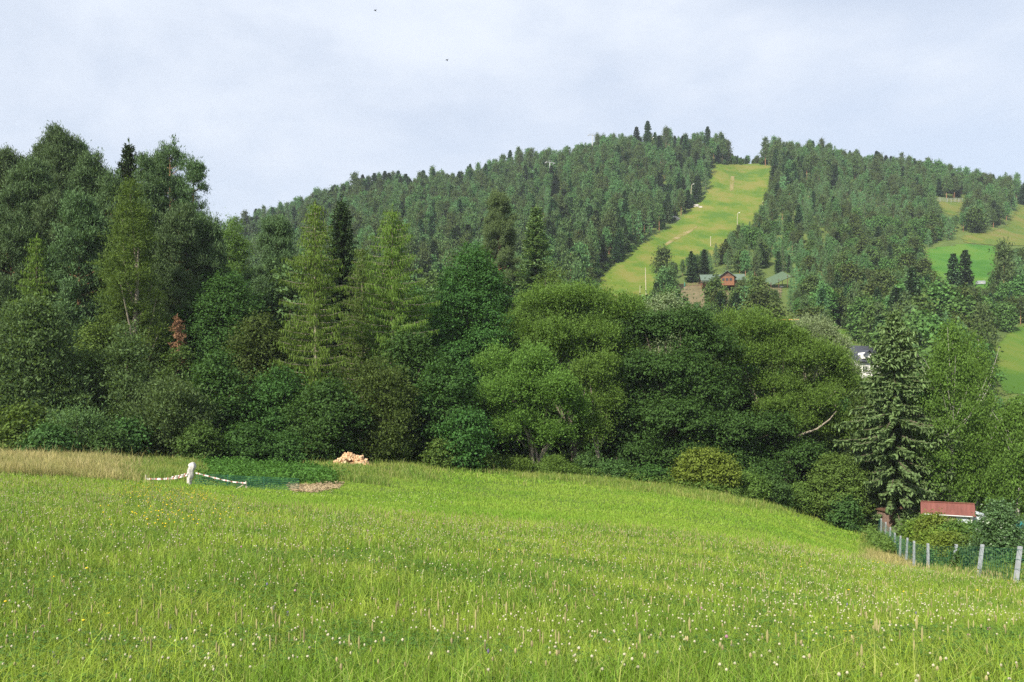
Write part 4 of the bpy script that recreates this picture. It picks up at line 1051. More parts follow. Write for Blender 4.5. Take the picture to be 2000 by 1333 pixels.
# poles along the ski run and lift pylons on the hill
def pole(name, px, foot, top, label, lamp=True, mat="palewood", r=.15, y0=200, lean=0.0, group="poles beside the ski run"):
    p = hit(px, foot, y0); h = (foot - top) / FPX * p[1]
    o = empty(name, p, 0, label, "lamp post" if lamp else "pole", group)
    r *= .72
    MB().tube([[0, 0, -.3], [lean * h, 0, h]], [r * 1.2, r * .75], 8).build("pole", M[mat], o)
    if lamp:
        b = MB(); b.tube([[lean * h, 0, h - .1], [lean * h + .7, -.2, h + .25]], [.07, .05], 6).build("arm", M["steel"], o)
        MB().box((lean * h + .9, -.25, h + .28), (.9, .45, .28), M=np.array([[.96, 0, -.28], [0, 1, 0], [.28, 0, .96]])).build("lamp_head", M["lampglass"], o)
    return o
pole("lamp_post", 1347, 403, 361, "tall pale lamp post on the left edge of the ski run, by the rocks", lean=.10, r=.22)
pole("lamp_post", 1440, 442, 417, "lamp post standing in the right half of the ski run", lean=.02, r=.2)
pole("utility_pole", 1489, 415, 392, "thin pole at the upper right edge of the ski run", False, r=.16)
pole("utility_pole", 1388, 482, 462, "short pole by the trees at the lower right edge of the ski run", False, r=.24)
pole("utility_pole", 1262, 578, 523, "tall pole at the foot of the ski run next to the broad dark pine", False, lean=-.03, r=.2)
pole("utility_pole", 1250, 580, 558, "shorter pole left of the tall pole at the ski run foot", False, r=.16)
pole("utility_pole", 1224, 582, 566, "shortest pole low on the ski run behind the willow top", False, r=.16)
pole("lamp_post", 1274, 304, 270, "lamp post with a bright head above the trees left of the ski run top", r=.2, y0=560)
pole("lamp_post", 1401, 312, 285, "lamp post at the upper left corner of the ski run", r=.22, y0=560)
pole("lamp_post", 1508, 360, 331, "first lamp post on the right edge near the ski run top", r=.22, y0=480)
pole("utility_pole", 1517, 368, 338, "thick grey pole at the upper right edge of the ski run", False, "concrete", r=.3, y0=480)
pole("utility_pole", 1527, 362, 348, "short white pole among the pines right of the ski run top", False, "concrete", r=.22, y0=480)
def pylon(px, foot, top, arm, label, y0):
    p = hit(px, foot, y0); s = p[1] / FPX; h = (foot - top) * s; a = arm * s / 2
    o = empty("lift_pylon", p, R(25), label, "lift pylon", "chairlift pylons on the hill")
    MB().tube([[0, 0, -.5], [0, 0, h]], [.42, .28], 10).build("mast", M["steel"], o)
    MB().box((0, 0, h + .15), (2 * a, .35, .35)).build("crossarm", M["steel"], o)
    for sx in (-1, 1):
        m = MB(); m.box((sx * a, 0, h - .25), (.3, 3.0, .3))
        for k in range(5): m.tube([[sx * a - .2, -1.3 + .65 * k, h - .45], [sx * a + .2, -1.3 + .65 * k, h - .45]], .22, 8)
        m.build("sheave_train", M["steel"], o)
    m = MB(); m.box((0, 0, h + .75), (.12, .12, 1.2)); m.box((0, 0, h + 1.35), (1.4 * a, .12, .12)); m.build("work_frame", M["steel"], o)
    return o
pylon(1074, 372, 318, 17, "grey T-shaped chairlift pylon rising from the pines left of the ski run", 380)
pylon(1157, 312, 263, 17, "chairlift pylon on the skyline, its crossarm above the treetops", 560)
rail_fence("netting_fence", [(1822, 394), (1850, 396), (1880, 396)], 3.0, "dark netting fence with pale posts at the hilltop clearing on the right", M["steel"], (.98, .8, .6, .4, .2), gap=4.0, pw=.2, y0=350)
def rock(px, py, w, h, label, seed, y0=250):
    p = hit(px, py, y0); s = p[1] / FPX; rng = np.random.default_rng(seed)
    n, k = 7, 10; th = np.linspace(0, pi, n); ph = np.arange(k) / k * 2 * pi
    T, F = np.meshgrid(th, ph, indexing="ij"); r = 1 + rng.normal(size=T.shape) * .14; r[0] = r[0].mean(); r[-1] = r[-1].mean()
    v = np.stack([r * np.sin(T) * np.cos(F) * w * s / 2, r * np.sin(T) * np.sin(F) * w * s * .4, r * np.cos(T) * h * s * .7], -1).reshape(-1, 3)
    i, j = np.meshgrid(np.arange(n - 1), np.arange(k), indexing="ij"); f = np.stack([i * k + j, (i + 1) * k + j, (i + 1) * k + (j + 1) % k, i * k + (j + 1) % k], -1).reshape(-1, 4)
    o = MB().add(v, f).build("rock", M["rock"], None, p); tag(o, label, "rock", "rocks beside the ski run")
rock(1316, 429, 22, 9, "large grey rock outcrop at the left edge of the ski run", 1)
rock(1303, 434, 16, 9, "smaller brownish rock left of the large outcrop", 2)
rock(1360, 404, 14, 6, "pale rock beside the foot of the tall lamp post", 3)
rock(1369, 406, 9, 4, "smallest pale rock right of the lamp post by the ski run", 4)

# red-roofed shed beyond the wire fence
SX, SY = (1850 - 1000) / FPX * 74, 74.0
sz = g1(SX, SY); u = SY / FPX
ztop = ZC + (HZ - 984) * u; zeav = ZC + (HZ - 1000) * u
shed = empty("garden_shed", (SX, SY, sz), R(-27), "garden shed with a rusty red sheet roof in front of the white birch trunk", "shed")
W_ = 84 * u; ev = zeav - sz; rs = ztop - zeav
gable_wall(MB(), W_ - .5, 3.2, ev + .05, rs - .1, 0).build("wall", M["shedwood"], shed)
rfm = gable(MB(), W_ - .2, 3.2, ev, rs, 0, .3, .07); rfo = rfm.build("roof", M["redroof"], shed)
rb = MB()
for k in range(16): pass
MB().box((0, 0, ev + rs + .13), (W_ + .4, .22, .06)).build("ridge_cap", M["redroof"], rfo)
MB().tube([[-W_ / 2, -1.98, ev - .1], [W_ / 2, -1.98, ev - .12]], .06, 8).build("gutter", M["steel"], shed)
MB().box((W_ * .30, -1.63, ev - .55), (1.1, .06, .95)).build("pale_panel", M["paleboard"], shed)
MB().box((W_ * .44, -1.63, ev - .55), (.35, .06, .95)).build("door", M["white"], shed)
window(shed, (-.9, -1.66, ev - .75), .8, .6)
ax = MB(); ann = empty("storage_box", (SX + W_ / 2 + .75, SY - .2, sz), R(-27), "pale grey lidded storage box against the right end of the red-roofed shed", "storage box")
MB().box((0, 0, ev * .5 - .15), (1.3, 1.8, ev - .3)).build("body", M["paleboard"], ann)
MB().box((0, 0, 0), (1.45, 1.95, .08), M=np.array([[cos(.3), 0, sin(.3)], [0, 1, 0], [-sin(.3), 0, cos(.3)]])).build("lid", M["paleboard"], ann, (0, 0, ev - .1))
# brick lean-to with a dark slab roof
LX, LY = (1735 - 1000) / FPX * 83, 83.0; u = LY / FPX; lz = g1(LX, LY)
lt = ZC + (HZ - 993) * u - lz
hut = empty("hut", (LX, LY, lz), R(6), "small pinkish hut with a tilted dark roof at the far fence end", "hut")
MB().box((-.2, 0, lt / 2 - .15), (1.3, 1.4, lt - .2)).build("wall", M["brick"], hut)
MB().box((0, 0, 0), (2.1, 1.9, .11), M=np.array([[cos(.16), 0, -sin(.16)], [0, 1, 0], [sin(.16), 0, cos(.16)]])).build("roof", M["darkwood"], hut, (0, -.2, lt))
MB().box((.35, -.82, lt * .4), (.6, .06, lt * .7)).build("door", M["darkwood"], hut)

# wire fence with grey concrete posts down the right side
posts = [(1980, 1068, 23.5), (1908, 1064, 29), (1858, 1064, 34.5), (1813, 1062, 40), (1785, 1057, 46), (1769, 1051, 52), (1757, 1047, 58), (1748, 1041, 63), (1738, 1030, 69), (1729, 1020, 75), (1721, 1013, 80), (1712, 1008, 86), (1703, 1005, 92), (1694, 1003, 98), (1685, 1002, 104)]
fx = []
for px, top, Y in posts:
    x = (px - 1000) / FPX * Y; fx.append((x, Y, g1(x, Y), ZC + (HZ - top) / FPX * Y))
fx.insert(0, (fx[0][0] - 2.0, fx[0][1] - 5.4, g1(fx[0][0] - 2.0, fx[0][1] - 5.4), 0)); fx[0] = (*fx[0][:3], fx[0][2] + 1.3)
fx[0] = (17.6, 18.5, g1(17.6, 18.5), g1(17.6, 18.5) + 1.35)
print("posts", [round(q[3] - q[2], 2) for q in fx])
fence = empty("wire_fence", fx[1][:3], 0, "green wire fence on leaning grey concrete posts along the right side of the meadow", "fence")
O = np.array(fx[1][:3]); rngf = np.random.default_rng(3); tops = []
for k, (x, y, z, zt) in enumerate(fx):
    h = min(max(zt - z, 1.2), 2.0); lean = np.array([.16, 0.02, 0]) if k <= 3 else np.array([rngf.uniform(-.02, .08), 0, 0])
    b = np.array([x, y, z]) - O; pm = MB(); s = .056
    t = b + np.array([lean[0] * h, lean[1], h]); tops.append((b, t))
    v = [b + np.array([sx * s, sy * s, -.3]) for sx, sy in ((-1, -1), (1, -1), (1, 1), (-1, 1))] + [t + np.array([sx * s * .85, sy * s * .85, 0]) for sx, sy in ((-1, -1), (1, -1), (1, 1), (-1, 1))]
    pm.add(v, [[0, 3, 2, 1], [4, 5, 6, 7], [0, 1, 5, 4], [1, 2, 6, 5], [2, 3, 7, 6], [3, 0, 4, 7]]).build("post", M["concrete"], fence)
for (b0, t0), (b1, t1) in zip(tops[:-1], tops[1:]):
    nm = MB(); n = 16
    off = np.array([-.075, 0, 0])
    for f in np.linspace(.03, .93, 5):
        nm.tube([b0 + (t0 - b0) * f + off, b1 + (t1 - b1) * f + off], .006, 3, 0, False)
    for i in range(n):
        for dn in (2, -2):
            j = i + dn
            if 0 <= j <= n:
                a = b0 + (b1 - b0) * (i / n); c = t0 + (t1 - t0) * (j / n)
                a2 = a + (t0 - b0) * .03; nm.tube([a2 + off, c - (t1 - b1) * .06 + off], .0032, 3, 0, False)
    nm.build("wire_mesh", M["netgreen"], fence)

# garden behind the fence: currant bushes, apple tree, barrel
GG = "berry bushes in the fenced garden"
for px, Y, top, w, mat, lab in ((1778, 72, 1016, 46, "lightleaf", "berry bush nearest the hut in the fenced garden"), (1806, 64, 1008, 70, "yellowleaf", "yellow-green berry bush left of the red-roofed shed"), (1828, 58, 1006, 85, "yellowleaf", "yellow-green berry bush right in front of the red roof"),
                                (1872, 56, 1018, 80, "lightleaf", "berry bush below the pale panel of the shed"), (1822, 53, 1036, 66, "yellowleaf", "low sunlit berry bush behind the fifth fence post"), (1850, 48, 1040, 85, "yellowleaf", "low berry bush behind the third fence post"),
                                (1890, 46, 1050, 70, "lightleaf", "berry bush touching the apple tree on its left"), (1905, 62, 1020, 60, "gardenleaf", "dark bush below the pale grey storage box")):
    bush(px, Y, top, w, mat, lab, name="berry_bush", group=GG, leaf=(.17, .1), clump=.3, per=24, n=12)
for px, Y, top, w, lab in ((1868, 40, 1080, 44, "dark green weeds behind the wire between the second and fourth fence posts"), (1815, 46, 1075, 34, "small dark weed clump behind the middle fence posts"), (1885, 33, 1078, 60, "dark weed clump at the foot of the second fence post"), (1985, 30, 1085, 80, "dark weeds under the apple tree by the nearest fence post")):
    bush(px, Y, top, w, "gardenleaf", lab, name="shrub", group="weeds along the wire fence", leaf=(.16, .09), clump=.25, per=20, n=10)
bush(1952, 40, 984, 105, "appleleaf", "apple tree with glossy leaves behind the two nearest fence posts", name="apple_tree", cat="apple tree", leaf=(.12, .07), clump=.3, per=34, n=24, group=None, prof="egg")
bush(2030, 43, 1000, 90, "appleleaf", "fruit tree cut by the right edge behind the apple tree", name="apple_tree", cat="apple tree", leaf=(.13, .07), clump=.3, per=30, n=16, group=None, prof="egg")
p = P(1991, 1031, 50); zb = g1(p[0], 50)
barrel = empty("barrel", (p[0], 50, zb), 0, "teal water barrel on a stand between the apple tree and the right edge", "barrel")
hb = p[2] - zb
MB().tube([[0, 0, hb - .42], [0, 0, hb - .3], [0, 0, hb + .25], [0, 0, hb + .4]], [.24, .28, .28, .24], 14).build("body", M["teal"], barrel)
MB().box((0, 0, (hb - .42) / 2), (.6, .6, hb - .44)).build("stand", M["darkwood"], barrel)

# ------------------------------------------------------------------ left garden patch
ws = hit(373, 949, 30); u = ws[1] / FPX; hpx = 46 * u
wp = empty("wrapped_post", ws, 0, "wooden post wrapped in crumpled white plastic at the corner of the garden patch", "post")
MB().tube([[-.08, 0, -.3], [.02, 0, hpx * .9]], .05, 7).build("stake", M["palewood"], wp)
rngp = np.random.default_rng(8); k = 18; prof = [(.0, .07), (.08, .13), (.16, .10), (.3, .12), (.42, .15), (.55, .15), (.66, .18), (.78, .19), (.88, .18), (.95, .13), (1.0, .04)]
th = np.arange(k) / k * 2 * pi; vv = []
for i, (t, r) in enumerate(prof):
    rr = r * (1 + .16 * np.sin(th * 5 + i * .8) + rngp.normal(size=k) * .12)
    vv.append(np.stack([rr * np.cos(th) + .22 * t - .12 + .03 * np.sin(i * 2.0), rr * np.sin(th) * .9, np.full(k, t * hpx)], 1))
i, j = np.meshgrid(np.arange(len(prof) - 1), np.arange(k), indexing="ij")
MB().add(np.concatenate(vv), np.stack([i * k + j, i * k + (j + 1) % k, (i + 1) * k + (j + 1) % k, (i + 1) * k + j], -1).reshape(-1, 4), 0, True).build("plastic_wrap", M["plastic"], wp)
def stripe_mat():
    m, n, l = nt("red_white_tape"); b = n["Principled BSDF"]
    tc = n.new("ShaderNodeTexCoord"); w = n.new("ShaderNodeTexWave"); w.inputs["Scale"].default_value = 1.0; w.bands_direction = 'X'
    l.new(tc.outputs["Object"], w.inputs["Vector"])
    r = n.new("ShaderNodeValToRGB"); r.color_ramp.interpolation = 'CONSTANT'
    e = r.color_ramp.elements; e[0].color = (.55, .53, .50, 1); e[1].position = .80; e[1].color = (.36, .13, .10, 1)
    l.new(w.outputs["Fac"], r.inputs["Fac"]); l.new(r.outputs["Color"], b.inputs["Base Color"]); b.inputs["Roughness"].default_value = .4
    return m
M["tape"] = stripe_mat()
def tape(pts, label, w=.075):
    Y = ws[1]; O = P(*pts[0], Y - .1)
    c = np.array([P(a, b, Y - .1 - .02 * i) - O for i, (a, b) in enumerate(pts)])
    t = np.interp(np.linspace(0, len(c) - 1, 40), np.arange(len(c)), np.arange(len(c)))
    cc = np.stack([np.interp(t, np.arange(len(c)), c[:, q]) for q in range(3)], 1)
    tw = np.sin(np.arange(40) * .9) * .6
    up = np.stack([np.zeros(40), np.sin(tw) * w / 2, np.cos(tw) * w / 2], 1)
    f = [[a, a + 1, 41 + a, 40 + a] for a in range(39)]
    o = MB().add(np.concatenate([cc - up, cc + up]), f).build("barrier_tape", M["tape"], None, O)
    tag(o, label, "barrier tape", "red and white tape round the garden patch")
tape([(382, 924), (405, 930), (432, 937), (458, 942), (481, 944)], "red and white barrier tape sagging from the wrapped post to the right stake")
tape([(368, 924), (352, 929), (335, 932)], "upper red and white tape running left from the wrapped post")
lst = hit(284, 944, 30)
stk = empty("stake", lst, 0, "short grey stake in the grass at the left end of the barrier tape", "stake")
MB().tube([[0, 0, -.1], [.03, 0, .45]], .03, 6).build("pole", M["palewood"], stk)
tape([(366, 928), (345, 934), (318, 936), (285, 936)], "lower red and white tape running left from the wrapped post into the grass", .11)
st = P(481, 966, ws[1]); st[2] = g1(st[0], ws[1])
stake = empty("stake", st, 0, "pale stake with a diagonal brace at the right end of the barrier tape", "stake")
hs = ZC + (HZ - 940) / FPX * ws[1] - st[2]
MB().tube([[.02, 0, -.2], [-.02, 0, hs]], .035, 6).build("pole", M["palewood"], stake)
MB().tube([[-.55, -.1, .02], [-.02, 0, hs * .72]], .035, 6).build("brace", M["palewood"], stake)
ns = MB(); n0 = P(372, 950, ws[1]); n1_ = P(585, 968, ws[1] + 1.5)
net = empty("garden_net", (n0[0], n0[1], g1(n0[0], n0[1])), 0, "low green wire net along the front of the garden patch", "fence")
O = np.array(net.location)
for s in range(9):
    x0 = n0[0] + (n1_[0] - n0[0]) * s / 9; x1 = n0[0] + (n1_[0] - n0[0]) * (s + 1) / 9; y0_ = n0[1] + (n1_[1] - n0[1]) * s / 9; y1_ = n0[1] + (n1_[1] - n0[1]) * (s + 1) / 9
    a = np.array([x0, y0_, g1(x0, y0_)]) - O; b = np.array([x1, y1_, g1(x1, y1_)]) - O
    if s % 3 == 0: MB().tube([a - np.array([0, 0, .2]), a + np.array([0, 0, .75])], .02, 5).build("post", M["netgreen"], net)
    for f in np.linspace(.05, .7, 7): ns.tube([a + np.array([0, 0, f]), b + np.array([0, 0, f])], .008, 3, 0, False)
    for q in range(10):
        c = a + (b - a) * q / 10; ns.tube([c, c + np.array([0, 0, .7])], .007, 3, 0, False)
ns.build("wire_mesh", M["netgreen"], net)
p = hit(838, 906, 60)
o = empty("stake", p, 0, "leaning pale stake at the wood edge right of the firewood heap", "stake")
MB().tube([[-.1, 0, -.1], [.35, 0, 1.15]], [.05, .035], 6).build("pole", M["paleboard"], o)

# firewood heap: every split log is an object of its own
def log_mesh(seed):
    rng = np.random.default_rng(seed); L = rng.uniform(.34, .46); r = rng.uniform(.10, .15); k = 3 + seed % 3
    th = np.sort(rng.uniform(0, 2 * pi / k * .5, k) + np.arange(k) * 2 * pi / k); ring = np.stack([np.cos(th) * r, np.zeros(k), np.sin(th) * r], 1)
    a = ring - np.array([0, L / 2, 0]); b = ring + np.array([0, L / 2, 0]); i = np.arange(k); j = (i + 1) % k
    mb = MB(); mb.add(np.concatenate([a, b]), np.stack([i, j, k + j, k + i], 1), 1)
    for e, fl in ((a, 1), (b, 0)):
        c = e.mean(0)
        mb.add(np.concatenate([e, c[None]]), [[q, (q + 1) % k, k, k][::1 if fl else -1] for q in range(k)], 0)
    return mb.mesh("firewood_log", [M["cutwood"], M["cutwood2"]])
M["cutwood2"] = rough_mat("split_wood_side", (.42, .24, .12), (.66, .44, .26), 4, .85, .3)
LG = [log_mesh(i) for i in range(6)]
LP = hit(688, 911, 55); u = LP[1] / FPX; rngl = np.random.default_rng(4); lg = None; nl = 0
hp = (911 - 889) * u; wpile = 70 * u
for i in range(230):
    fx_ = rngl.uniform(-1, 1); top = hp * (1 - abs(fx_) ** 2.6) * (1 - .12 * sin(fx_ * 7))
    fz = rngl.random() ** .75; dy = rngl.uniform(-.9, .1) * (1 - fz * .7)
    q = LP + np.array([fx_ * wpile / 2, dy, fz * top + .05]); q[2] += g1(q[0], q[1]) - LP[2]
    if lg is None: o = bpy.data.objects.new("firewood_log", LG[0]); COL.objects.link(o); lg = o
    else: o = lg.copy(); o.data = LG[i % 6]; COL.objects.link(o)
    o.location = q; o.rotation_euler = (rngl.normal() * .5, rngl.normal() * .8, rngl.uniform(-1.2, 1.2))
    tag(o, "split pale firewood log in the heap at the edge of the wood", "log", "split logs of the firewood heap")

# two birds high in the sky
for px, py, lab in ((733, 21, "dark bird high in the sky near the top of the photo"), (873, 118, "second dark bird, lower and further right in the sky")):
    q = P(px, py, 160); b = MB()
    b.tube([[-.28, 0, 0], [-.1, 0, .02], [.12, 0, .02], [.3, 0, 0]], [.02, .09, .08, .01], 7)
    for s in (-1, 1): b.add([[-.08, 0, .03], [.12, 0, .03], [.02, s * .3, .16], [-.1, s * .55, .1]], [[0, 1, 2, 3], [3, 2, 1, 0]])
    o = b.build("bird", M["roofdark"], None, q); o.rotation_euler = (0, R(20), R(50)); tag(o, lab, "bird", "birds in the sky")

# ------------------------------------------------------------------ grass, herbs and flowers
M["meadow"] = grass_mat("meadow_blades", (0.148, 0.262, 0.026), (0.268, 0.370, 0.042), (0.42, 0.40, 0.14), .55, var=.5)
M["lawn"] = grass_mat("lawn_blades", (0.170, 0.315, 0.026), (0.245, 0.375, 0.042), (0.32, 0.36, 0.08), .16, var=.2)
M["dry"] = grass_mat("dry_blades", (0.25, 0.26, 0.075), (0.42, 0.365, 0.15), (0.55, 0.45, 0.23), .5)
M["rough"] = grass_mat("rough_grass_blades", (0.13, 0.23, 0.03), (0.24, 0.29, 0.06), (0.42, 0.37, 0.16), .4)
rng = np.random.default_rng(2024)
B1 = np.array([(-300, 915), (0, 930), (250, 940), (420, 972), (500, 990), (650, 1003), (800, 1012), (1000, 1024), (1300, 1042), (1500, 1066), (1650, 1084), (1760, 1112), (1860, 1128), (1990, 1142), (2300, 1190)])
EDGE = np.array([(-300, 868), (0, 872), (200, 882), (500, 890), (800, 898), (900, 906), (1050, 926), (1200, 938), (1300, 950), (1450, 975), (1550, 990), (1650, 1016), (1690, 1030), (1705, 1075), (1735, 1090), (1790, 1110), (1870, 1122), (1985, 1140), (2300, 1180)])
GARDEN = [(395, 908), (450, 901), (520, 903), (590, 911), (655, 931), (640, 944), (560, 948), (480, 952), (410, 940)]
STRAW = [(558, 946), (600, 950), (640, 944), (672, 944), (660, 956), (610, 964), (572, 962)]
def sample(y0, y1, dens, umin=-220, umax=2200):
    """points spread evenly over the ground between two distances, inside the view and a margin"""
    a0, a1 = (umin - 1000) / FPX, (umax - 1000) / FPX
    n = int(dens * (a1 - a0) * (y1 ** 2 - y0 ** 2) / 2)
    y = np.sqrt(rng.uniform(y0 ** 2, y1 ** 2, n)); x = rng.uniform(a0, a1, n) * y
    z = gz(x, y); px, py = proj(np.stack([x, y, z], 1))
    return x, y, z, px, py
def blades(mb, p, h, lean, w, mi=0):
    n = len(p); az = rng.uniform(0, 2 * pi, n); d = np.stack([np.cos(az), np.sin(az), np.zeros(n)], 1)
    fa = rng.normal(size=n) * .9; b = np.stack([np.cos(fa), np.sin(fa), np.zeros(n)], 1)          # blades turned mostly face on or edge on at random
    h = h[:, None]; lean = lean[:, None]; w = np.broadcast_to(w, (n,))[:, None]
    m = p + d * lean * h * .28 + np.array([0, 0, 1.0]) * h * .58; t = p + d * lean * h + np.array([0, 0, 1.0]) * h * (1 - .25 * lean)
    v = np.stack([p - b * w / 2, p + b * w / 2, m + b * w * .42, m - b * w * .42, t + b * w * .06, t - b * w * .06], 1)
    k = np.arange(n)[:, None] * 6
    mb.add(v.reshape(-1, 3), np.concatenate([k + np.array([0, 1, 2, 3]), k + np.array([3, 2, 4, 5])]), mi)
def patch(x, y, s, seed=0):
    return .5 + .5 * np.sin(x * s + 1.7 * np.sin(y * s * .8 + seed) + seed) * np.cos(y * s * 1.3 + 1.3 * np.sin(x * s * .6 + seed * 2))
gm = MB()
for y0, y1, dens, w, hm in ((3.2, 7, 2200, .0042, .20), (7, 12, 1150, .006, .21), (12, 20, 520, .009, .23), (20, 34, 210, .015, .24), (34, 52, 95, .025, .25)):
    x, y, z, px, py = sample(y0, y1, dens)
    ok = (py > np.interp(px, B1[:, 0], B1[:, 1]) - rng.uniform(0, 5, len(px))) & (px < np.interp(y, [18, 24, 30, 40, 50], [2400, 1975, 1905, 1815, 1775]) + 60)
    p = np.stack([x, y, z - .02], 1)[ok]; n = len(p)
    hgt = hm * rng.uniform(.55, 1.3, n) * (.75 + .5 * patch(p[:, 0], p[:, 1], .9)) * (1.0 + (rng.random(n) < .03) * .7)
    blades(gm, p, hgt, rng.uniform(.1, .95, n) ** 1.2, w * rng.uniform(.7, 1.3, n))
cm = MB()
for y0, y1, dens, sz in ((3.2, 7.5, 900, .024), (7.5, 14, 420, .03), (14, 26, 130, .045)):
    x, y, z, px, py = sample(y0, y1, dens)
    s = (py > np.interp(px, B1[:, 0], B1[:, 1]) + 6) & (patch(x, y, .8, 6) * .55 + patch(x, y, 2.7, 9) * .45 + rng.normal(size=len(x)) * .1 > .48)
    q = np.stack([x, y, z + rng.uniform(.03, .19, len(x)) * (.6 + .5 * patch(x, y, .8, 6))], 1)[s]; n = len(q)
    for k in range(3):
        a = rng.uniform(0, 6.28, n); d = np.stack([np.cos(a + k * 2.1), np.sin(a + k * 2.1), rng.normal(size=n) * .25], 1)
        cm.soup(leaves(q + d * sz * .55, d, rdir(rng, n) * .5 + np.array([0, 0, 1.0]), sz * rng.uniform(.8, 1.3, n), sz * .75))
M["cloverleaf"] = leaf_mat("clover_leaf", (.085, .19, .035), .3, .35)
tag(cm.build("clover_leaves", M["cloverleaf"]), "patches of broad clover leaves low in the meadow grass", "ground cover", kind="stuff")
tag(gm.build("meadow_grass", M["meadow"]), "tall flowering meadow grass filling the foreground", "grass", kind="stuff")
lm, rm, dm_ = MB(), MB(), MB()
for y0, y1, dens, w, hm in ((22, 40, 150, .022, .14), (40, 62, 75, .034, .15), (62, 106, 32, .055, .17)):
    x, y, z, px, py = sample(y0, y1, dens)
    b1 = np.interp(px, B1[:, 0], B1[:, 1]); ed = np.interp(px, EDGE[:, 0], EDGE[:, 1])
    inl = (py < b1 + 3) & (py > ed - 14) & ~inpoly(px, py, GARDEN) & ~inpoly(px, py, STRAW)
    pt = patch(x, y, .21, 3); jit = rng.normal(size=len(px)) * 4
    dry = inl & ((px + jit * 7 < 238 + 40 * (pt - .5)) & (py > 868) & (rng.random(len(px)) < .85) | (px < 500 + jit * 4) & (py < 901 + jit) & (pt + rng.normal(size=len(px)) * .2 > .25)) 
    edge = inl & ~dry & ((py < ed + 4 + 10 * pt + jit * 1.5) | ((px > 560) & (px < 830 + jit * 6) & (py < 930 + jit * 2)) | ((px > 640) & (px < 760) & (py < 965)) & (pt > .5) | (px > 1690 + jit * 2) & (px < 1800 + jit * 2) & (py > 1040))
    edge |= inl & ~dry & (px < 410 + jit * 4) & (py < 936 + jit)
    tuft = edge & (px > 1690) & (px < 1790) & (y < 60)
    lawn = inl & ~dry & ~edge
    P3 = np.stack([x, y, z - .02], 1)
    q = P3[lawn]; n = len(q); blades(lm, q, hm * rng.uniform(.5, 1.35, n) * (.7 + .6 * patch(q[:, 0], q[:, 1], .5, 1)), rng.uniform(.1, .8, n), w * rng.uniform(.7, 1.3, n))
    for msk, mb, hh, rep in ((dry, dm_, .78, 2), (edge & ~tuft, rm, .55, 2), (tuft, dm_, .5, 3)):
        q = np.repeat(P3[msk], rep, 0); q[:, :2] += rng.normal(size=(len(q), 2)) * .12; n = len(q)
        blades(mb, q, hh * rng.uniform(.45, 1.15, n) * (.7 + .5 * patch(q[:, 0], q[:, 1], .7, 2)) * (1 + (rng.random(n) < .04) * .6), rng.uniform(.05, .5, n), w * .8 * rng.uniform(.7, 1.3, n))
tag(lm.build("mown_grass", M["lawn"]), "bright mown grass sloping down to the wood", "grass", kind="stuff")
tag(rm.build("rough_grass", M["rough"]), "rough seeding grass along the wood edge and round the firewood", "grass", kind="stuff")
tag(dm_.build("dry_grass", M["dry"]), "tall straw-coloured dry grass on the left and beside the wire fence", "grass", kind="stuff")
# weeds under the trees along the wood edge, and the vegetables
wm = MB()
x, y, z, px, py = sample(60, 112, 9)
ed = np.interp(px, EDGE[:, 0], EDGE[:, 1])
s = (py < ed + 2) & (py > ed - 22) | (px > 1765) & (px < 2300) & (y > 60) & (py > 985)
q = np.stack([x, y, z], 1)[s]; n = len(q); k = 26
c = np.repeat(q, k, 0) + rng.normal(size=(n * k, 3)) * np.array([.3, .3, .24]) + np.array([0, 0, 1.0]) * np.repeat(rng.uniform(.15, .75, n), k)[:, None]
wm.soup(leaves(c, rdir(rng, n * k) * np.array([1, 1, .6]), rdir(rng, n * k) + np.array([0, 0, .9]), rng.uniform(.16, .34, n * k), rng.uniform(.08, .18, n * k)))
x, y, z, px, py = sample(17, 62, 5)
fl = np.interp(y, [18, 24, 30, 36, 42, 50, 56, 62], [2250, 1995, 1925, 1878, 1830, 1795, 1780, 1770])
s = px > fl
q = np.stack([x, y, z], 1)[s]; n = len(q); k = 30
c = np.repeat(q, k, 0) + rng.normal(size=(n * k, 3)) * np.array([.3, .3, .16]) + np.array([0, 0, .25])
wm.soup(leaves(c, rdir(rng, n * k) * np.array([1, 1, .8]), rdir(rng, n * k) + np.array([0, 0, .7]), rng.uniform(.1, .26, n * k), rng.uniform(.03, .10, n * k)))
tag(wm.build("undergrowth", M["lightleaf"]), "green weeds under the wood edge and in the fenced garden", "undergrowth", kind="stuff")
vm = MB()
x, y, z, px, py = sample(38, 64, 9, 150, 760)
s = inpoly(px + rng.normal(size=len(px)) * 16, py + rng.normal(size=len(px)) * 3.5, GARDEN) & (np.sin(y * 2.6) > -.35) & (patch(x, y, 1.1, 2) + patch(x, y, 3.1, 5) * .6 > .42)
q = np.stack([x, y, z], 1)[s]; n = len(q); k = 40
c = np.repeat(q, k, 0) + rng.normal(size=(n * k, 3)) * np.array([.26, .26, .16]) + np.array([0, 0, 1.0]) * np.repeat(rng.uniform(.15, .5, n), k)[:, None]
vm.soup(leaves(c, rdir(rng, n * k) * np.array([1, 1, .5]), rdir(rng, n * k) + np.array([0, 0, 1.0]), rng.uniform(.12, .24, n * k), rng.uniform(.08, .15, n * k)))
tag(vm.build("vegetable_plants", leaf_mat("potato_leaf", (.072, .18, .032), .3, .4)), "dark green potato plants in rows in the left garden patch", "vegetables", kind="stuff")
sm = MB()
x, y, z, px, py = sample(38, 62, 260, 520, 700)
s = inpoly(px, py, STRAW); q = np.stack([x, y, z + rng.uniform(0, .12, len(x))], 1)[s]; n = len(q)
sm.soup(leaves(q, rdir(rng, n) * np.array([1, 1, .25]), rdir(rng, n) + np.array([0, 0, 1.2]), .4, .05))
M["straw"] = leaf_mat("straw", (.42, .34, .20), .1, .3)
